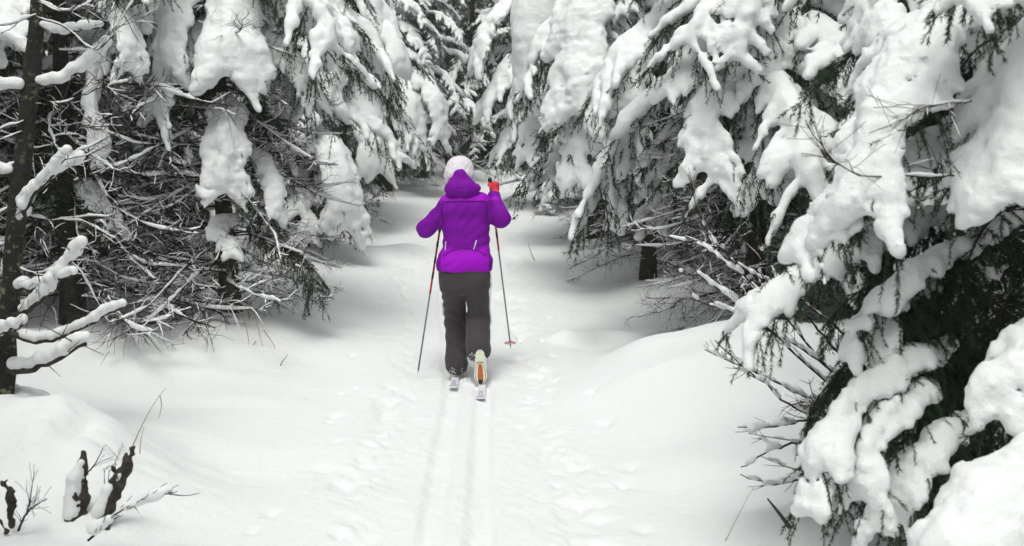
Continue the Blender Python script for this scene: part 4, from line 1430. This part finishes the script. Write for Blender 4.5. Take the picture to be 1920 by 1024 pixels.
for p0, p1 in (((894, 449), (889, 466)), ((837, 452), (836, 467))):
    a = Acc()
    b0 = S(*p0); b1 = S(*p1)

    def back(pt):
        d = np.linalg.norm(v - pt, axis=1)
        m = (np.abs(v[:, 0] - pt[0]) < 0.012) & (np.abs(v[:, 2] - pt[2]) < 0.012)
        return pt[0], v[m][:, 1].min() - 0.002 if m.any() else -0.12, pt[2]
    a.tube([back(b0), back((b0 + b1) / 2), back(b1)], 0.0035, 6)
    link('zip', mesh_acc('zip', [(a, WHITE, True)]), jacket)
for ln in ([(832, 377), (845, 377), (858, 376.5), (871, 376.5), (884, 376), (897, 376), (910, 375.5)],
           [(831, 381), (829, 390), (829, 400), (831, 412), (833, 422)], [(911, 379), (914, 388), (915, 398), (914, 408), (912, 418)],
           [(832, 478), (850, 467), (872, 464), (894, 467), (912, 476)]):
    a = Acc()
    cp, _ = resample([back(S(*c_)) for c_ in ln], 24)
    a.tube([np.array(back(c_)) + (0, 0.0005, 0) for c_ in cp], 0.0022, 5)
    link('seam', mesh_acc('seam', [(a, SEAM, True)]), jacket)

# trousers
f = Field(LO, HI, 0.0085)
f.cap(S(850, 508), S(892, 507), 0.112, 0.112, 0.05)
f.cap(S(849, 528), S(893, 527), 0.108, 0.106, 0.04)
f.cap(S(850, 535), knL + (0.0, 0, 0), 0.098, 0.078, 0.03)
f.cap(knL, S(855, 690, 0.12), 0.086, 0.089, 0.03)
f.cap(S(893, 535), S(898, 602, 0.10), 0.098, 0.084, 0.03)
f.cap(S(896, 602, 0.10), S(897, 652, -0.07), 0.093, 0.097, 0.03)
X, Yy, Z = np.meshgrid(*f.ax, indexing='ij', sparse=True)
f.F += (0.005 * np.sin((Z + 0.35 * X) * 75 + 3 * np.sin(X * 16) + 2 * np.sin(Z * 10)) * np.clip(np.sin(Z * 6.5 + X * 9) + 0.2, 0, 1)).astype(np.float32)
f.noise(0.008, 0.09, rg); f.noise(0.002, 0.04, rg)
v, q = f.mesh()
trousers = link('trousers', mesh_np('trousers', [(v, q, TROUSER, True)]), person)
# white piping down the outer seams
for side, ys in ((1, [(923, 508), (924, 535), (925, 560), (922, 580), (925, 605), (926, 625), (924, 645)]), (-1, [(817, 512), (822, 545), (830, 570), (830, 600), (833, 640), (832, 665)])):
    pts = []
    for px, py in ys:
        t = S(px, py)
        m = np.abs(v[:, 2] - t[2]) < 0.012
        m &= (v[:, 0] - S(870, 600)[0]) * side > 0
        vv = v[m]
        j = np.argmax(vv[:, 0] * side)
        pts.append(vv[j] + np.array((side * 0.001, -0.012, 0)))
    if side == -1:
        pts = pts[2:4]
    q2, _ = resample(pts, 20)
    a = Acc(); a.tube(q2 + np.array((side * 0.004, -0.004, 0)), 0.0065, 6)
    link('side_stripe', mesh_acc('side_stripe', [(a, WHITE, True)]), trousers)
# snow stuck to the cuffs
a = Acc()
for i in range(46):
    if i < 20:
        c = S(random.uniform(842, 868), random.uniform(692, 703), 0.12)
        c[1] = 0.12 - 0.08
    else:
        c = S(random.uniform(880, 893), random.uniform(655, 680), -0.16)
    r_ = random.uniform(0.0012, 0.0038)
    a.tube([c - (r_, 0, 0), c, c + (r_, 0, r_ * 0.5)], [r_ * 0.6, r_, r_ * 0.6], 5)
link('stuck_snow', mesh_acc('stuck_snow', [(a, SNOW, True)]), trousers, kind='stuff')

# knitted hat
f = Field(S(815, 360, -0.2), S(905, 285, 0.32), 0.006)
f.cap(hc + (0, 0, 0.04), hc + (-0.004, -0.01, 0.0), 0.105, 0.110, 0.02, (0.96, 1.05, 0.92))
f.cap(hc + (-0.004, -0.015, -0.02), hc + (-0.004, -0.015, -0.035), 0.112, 0.108, 0.02, (0.96, 1.05, 1))
X, Yy, Z = np.meshgrid(*f.ax, indexing='ij', sparse=True)
ang = np.arctan2(Yy - hc[1], X - hc[0])
f.F += (-0.0055 * np.abs(np.sin(ang * 8 + 1.1 * np.sin(Z * 95 + np.round(ang * 8 / math.pi) * 1.7))) - 0.003 * np.sin(Z * 230) * np.sin(ang * 22)).astype(np.float32)
f.F = np.maximum(f.F, (hc[2] - 0.05 + 0.28 * np.clip(Yy - hc[1], -1, 1) - Z)).astype(np.float32)
fmesh('hat', f, KNIT, person)


# gloves: palm, four fingers curled round the grip, thumb
def glove(c, axis_, back_, parent, out):
    f = Field(c - 0.13, c + 0.13, 0.0055)
    axis_ = unit(np.array(axis_)); back_ = unit(np.array(back_))
    sd = unit(np.cross(axis_, back_))
    f.cap(c + axis_ * 0.03 + back_ * 0.034, c - axis_ * 0.03 + back_ * 0.034, 0.027, 0.025, 0.015)
    f.cap(c - axis_ * 0.04 + back_ * 0.045, out, 0.028, 0.034, 0.02)
    for i, (o_, ln) in enumerate(((0.034, 1.0), (0.012, 1.08), (-0.010, 1.0), (-0.031, 0.85))):
        k0 = c + axis_ * o_ + back_ * 0.03 + sd * 0.022
        k1 = c + axis_ * (o_ + 0.001) + sd * 0.036 * ln - back_ * 0.006
        k2 = c + axis_ * o_ - back_ * 0.030 * ln + sd * 0.014
        k3 = c + axis_ * o_ - back_ * 0.026 - sd * 0.012
        for p_, q_ in ((k0, k1), (k1, k2), (k2, k3)):
            f.cap(p_, q_, 0.0115, 0.0105, 0.003)
    t0 = c + axis_ * 0.0 + back_ * 0.03 - sd * 0.024
    t1 = c + axis_ * 0.035 - sd * 0.034 + back_ * 0.004
    t2 = c + axis_ * 0.052 - sd * 0.014 - back_ * 0.022
    f.cap(t0, t1, 0.015, 0.0135, 0.006); f.cap(t1, t2, 0.0135, 0.011, 0.004)
    return fmesh('glove', f, CORAL, parent)


gR = S(925, 355, 0.24)
gL = S(824, 408, 0.33)
glove(gR, (-0.1, 0.12, 1), (0.25, -1, 0), person, haR + (0, -0.02, -0.02))
glove(gL, (0.1, 0.1, 1), (-0.2, -1, 0), person, haL)


# boots
def sole_outline(n=44):
    t = np.linspace(0, 2 * math.pi, n, endpoint=False)
    y = 0.5 + 0.5 * np.cos(t)                     # 0 toe .. 1 heel
    w = np.interp(y, [0, 0.08, 0.25, 0.42, 0.62, 0.82, 0.95, 1], [0.55, 0.8, 1.0, 0.88, 0.62, 0.72, 0.62, 0.45])
    return np.sin(t) * w, y


def plate(sc_w, y0, y1, L, w, z, th, M):
    """boot sole panel: outline between y0 and y1 of the foot, extruded"""
    n = 40
    yy = np.linspace(y0, y1, n)
    prof = lambda y: np.interp(y, [0, 0.05, 0.14, 0.28, 0.42, 0.6, 0.8, 0.93, 1], [0.30, 0.62, 0.88, 1.0, 0.88, 0.62, 0.74, 0.6, 0.25])
    ww = prof(yy) * w * sc_w
    ww[0] *= 0.85; ww[-1] *= 0.85
    Lp = np.stack([-ww, yy * L, 0 * yy], 1); Rp = np.stack([ww, yy * L, 0 * yy], 1)
    V = np.vstack([Lp + (0, 0, z), Rp + (0, 0, z), Lp + (0, 0, z + th), Rp + (0, 0, z + th)])
    i = np.arange(n - 1)
    F = np.vstack([np.stack([i, i + 1, n + i + 1, n + i], 1), np.stack([2 * n + i, 3 * n + i, 3 * n + i + 1, 2 * n + i + 1], 1),
                   np.stack([i, 2 * n + i, 2 * n + i + 1, i + 1], 1), np.stack([n + i, n + i + 1, 3 * n + i + 1, 3 * n + i], 1)])
    F = np.vstack([F, [[0, n, 3 * n, 2 * n]], [[n - 1, 3 * n - 1, 4 * n - 1, 2 * n - 1]]])
    V = (np.asarray(M)[:3, :3] @ V.T).T + np.asarray(M)[:3, 3]
    return V, F


def boot(M, parent):
    """local: toe at y=0, heel at y=.27 of the foot axis, sole down at z=0, up +z"""
    Mi = np.asarray(M)
    tr_ = lambda p: Mi[:3, :3] @ np.array(p) + Mi[:3, 3]
    pts = [((0, 0.05, 0.045), (0, 0.13, 0.06), 0.036, 0.043), ((0, 0.13, 0.06), (0, 0.22, 0.06), 0.043, 0.042), ((0, 0.20, 0.06), (0, 0.21, 0.17), 0.044, 0.052)]
    W = [(tr_(a_), tr_(b_), ra, rb) for a_, b_, ra, rb in pts]
    f = Field(np.min([np.minimum(a_, b_) for a_, b_, _, _ in W], 0) - 0.08, np.max([np.maximum(a_, b_) for a_, b_, _, _ in W], 0) + 0.08, 0.007)
    for a_, b_, ra, rb in W:
        f.cap(a_, b_, ra, rb, 0.02)
    bt = fmesh('boot', f, WHITE, parent)
    link('sole', mesh_np('sole', [(*plate(1, 0, 1, 0.265, 0.05, 0.0, 0.03, M), CREAM, False)]), bt)
    link('sole_line', mesh_np('sole_line', [(*plate(0.80, 0.05, 0.66, 0.265, 0.05, -0.003, 0.01, M), OLIVE, False)]), bt)
    link('sole_inset', mesh_np('sole_inset', [(*plate(0.70, 0.07, 0.62, 0.265, 0.05, -0.005, 0.01, M), CREAM, False)]), bt)
    link('arch_panel', mesh_np('arch_panel', [(*plate(0.42, 0.16, 0.60, 0.265, 0.05, -0.008, 0.01, M), ORANGE, False)]), bt)
    link('toe_plate', mesh_np('toe_plate', [(*plate(0.44, 0.02, 0.15, 0.265, 0.05, -0.009, 0.01, M), BLACK, False)]), bt)
    return bt


gl = lambda X_, Y_: gz1(X_, Y_)
xL, xR = P(851, 715, 8.7)[0], P(901, 725, 8.4)[0]
zL = gl(xL, 8.9) + 0.028
zR = gl(xR, 8.42) + 0.028
# left boot flat on its ski, toe forward (+Y): foot axis points back (-Y)
Ml = Matrix.Translation((xL - PO[0], 9.00 - PO[1], zL - PO[2])) @ Matrix.Rotation(math.pi, 4, 'Z')
boot(Ml, person)
# right boot: heel lifted so the sole faces back
toe = np.array((xR - PO[0], 8.47 - PO[1], zR - PO[2]))
ydir = Vector(S(901, 658, -0.17) - toe).normalized()
zdir = Vector((0.03, 1, 0.05))
xdir = ydir.cross(zdir).normalized(); zdir = xdir.cross(ydir).normalized()
Mr = Matrix(((xdir.x, ydir.x, zdir.x, toe[0]), (xdir.y, ydir.y, zdir.y, toe[1]), (xdir.z, ydir.z, zdir.z, toe[2]), (0, 0, 0, 1)))
boot(Mr, person)


# skis
def ski(x, y_tail, yaw, label):
    L, w = 1.75, 0.026
    n = 40
    ys = np.linspace(0, L, n)
    base = thing('ski', label, 'ski', (x, y_tail, gz1(x, y_tail + 0.2) + 0.014), 'pair of skis', yaw)
    o = np.array(base.location)
    z = np.array([gz1(x + 0.0, y_tail + t) for t in ys]) - o[2] + 0.016
    z = np.interp(ys, [0, 0.6, 1.2, L], np.interp([0, 0.6, 1.2, L], ys, z)) + 0.16 * np.clip((ys - L + 0.25) / 0.25, 0, 1) ** 2 + 0.012 * np.clip((0.12 - ys) / 0.12, 0, 1)
    ww = w * np.interp(ys, [0, 0.03, 0.3, 0.9, 1.5, 1.68, L], [1.15, 1.25, 1.1, 1.0, 1.05, 0.8, 0.1])
    th = 0.013
    V = np.vstack([np.stack([-ww, ys, z], 1), np.stack([ww, ys, z], 1), np.stack([-ww, ys, z + th], 1), np.stack([ww, ys, z + th], 1)])
    i = np.arange(n - 1)
    F = np.vstack([np.stack([i, i + 1, n + i + 1, n + i], 1), np.stack([2 * n + i, 3 * n + i, 3 * n + i + 1, 2 * n + i + 1], 1),
                   np.stack([i, 2 * n + i, 2 * n + i + 1, i + 1], 1), np.stack([n + i, n + i + 1, 3 * n + i + 1, 3 * n + i], 1), [[0, n, 3 * n, 2 * n]]])
    link('ski_body', mesh_np('ski_body', [(V, F, SKIW, False)]), base)
    zt = np.interp(0.15, ys, z) + th + 0.0015
    def strip(x0, x1, y0, y1, mat, nm):
        za, zb_ = np.interp(y0, ys, z) + th + 0.002, np.interp(y1, ys, z) + th + 0.002
        Vq = [(x0, y0, za), (x1, y0, za), (x1, y1, zb_), (x0, y1, zb_)]
        link(nm, mesh_np(nm, [(np.array(Vq), np.array([[0, 1, 2, 3]]), mat, False)]), base)
    for x0, x1, y0, y1 in ((-0.014, -0.006, 0.10, 0.26), (0.002, 0.014, 0.10, 0.15), (0.002, 0.014, 0.19, 0.26), (-0.006, 0.002, 0.20, 0.22)):
        strip(x0, x1, y0, y1, LILAC, 'tail_print')
    strip(-0.028, 0.028, 0.0, 0.016, BLACK, 'tail_edge')
    return base


ski(P(850, 720, 8.35)[0], P(850, 726, 8.33)[1], 0.01, 'left ski under the flat planted foot, lilac print on its white tail')
ski(P(901, 745, 8.0)[0], 7.97, 0.005, 'right ski under the lifted heel, white tail end nearest the viewer')


# poles
def pole(top, tip, red_len, label, basket, shaft2):
    top = np.array(top); tip = np.array(tip)
    o = thing('ski_pole', label, 'ski pole', tip, 'pair of ski poles')
    t = top - tip
    L = np.linalg.norm(t); u = t / L
    a = Acc(); a.tube([np.zeros(3) + u * 0.03, u * (L - 0.17 - red_len)], 0.0068, 8)
    link('shaft', mesh_acc('shaft', [(a, shaft2, True)]), o)
    a = Acc(); a.tube([u * (L - 0.17 - red_len), u * (L - 0.16)], 0.0085, 8)
    up_ = link('upper_shaft', mesh_acc('upper_shaft', [(a, RED, True)]), o)
    a = Acc()
    for q_ in (0.25, 0.5, 0.75):
        c = L - 0.17 - red_len * q_
        a.tube([u * c, u * (c + 0.05)], 0.0092, 8)
    link('dark_band', mesh_acc('dark_band', [(a, BLACK, True)]), up_, kind='stuff')
    a = Acc(); a.tube([u * (L - 0.17), u * (L - 0.12), u * (L - 0.05), u * (L - 0.015), u * L], [0.011, 0.014, 0.013, 0.017, 0.012], 10)
    link('grip', mesh_acc('grip', [(a, BLACK, True)]), o)
    a = Acc(); a.tube([np.zeros(3), u * 0.05], [0.001, 0.005], 6)
    link('tip', mesh_acc('tip', [(a, STEEL, True)]), o)
    if basket:
        a = Acc()
        c = u * 0.055
        ang_ = np.linspace(0, 2 * math.pi, 20)
        ring = np.stack([np.cos(ang_) * 0.043, np.sin(ang_) * 0.043, 0.0 * ang_ + 0.0], 1) + c
        a.tube(ring, 0.0055, 6, cap=False)
        for k_ in range(3):
            e = c + np.array((math.cos(k_ * 2.1) * 0.042, math.sin(k_ * 2.1) * 0.042, 0))
            a.tube([c + (0, 0, 0.02), e], 0.005, 5)
        link('basket', mesh_acc('basket', [(a, PINK, True)]), o)
    return o


p_tip = P(958, 655, 9.15)
pole(P(917, 335, 8.65) + np.array((0, 0.24, 0)), p_tip, 0.42, 'right ski pole with red basket, its black grip raised in a coral glove', True, GREYM)
p_tip = P(783, 702, 8.62)
pole(P(825, 400, 8.65) + np.array((0, 0.33, 0)), p_tip, 0.5, 'left ski pole slanting from under the bent elbow into the snow', False, STEEL)
print('tris', sum(len(m.loop_triangles) if False else sum(1 for _ in m.polygons) for m in bpy.data.meshes))
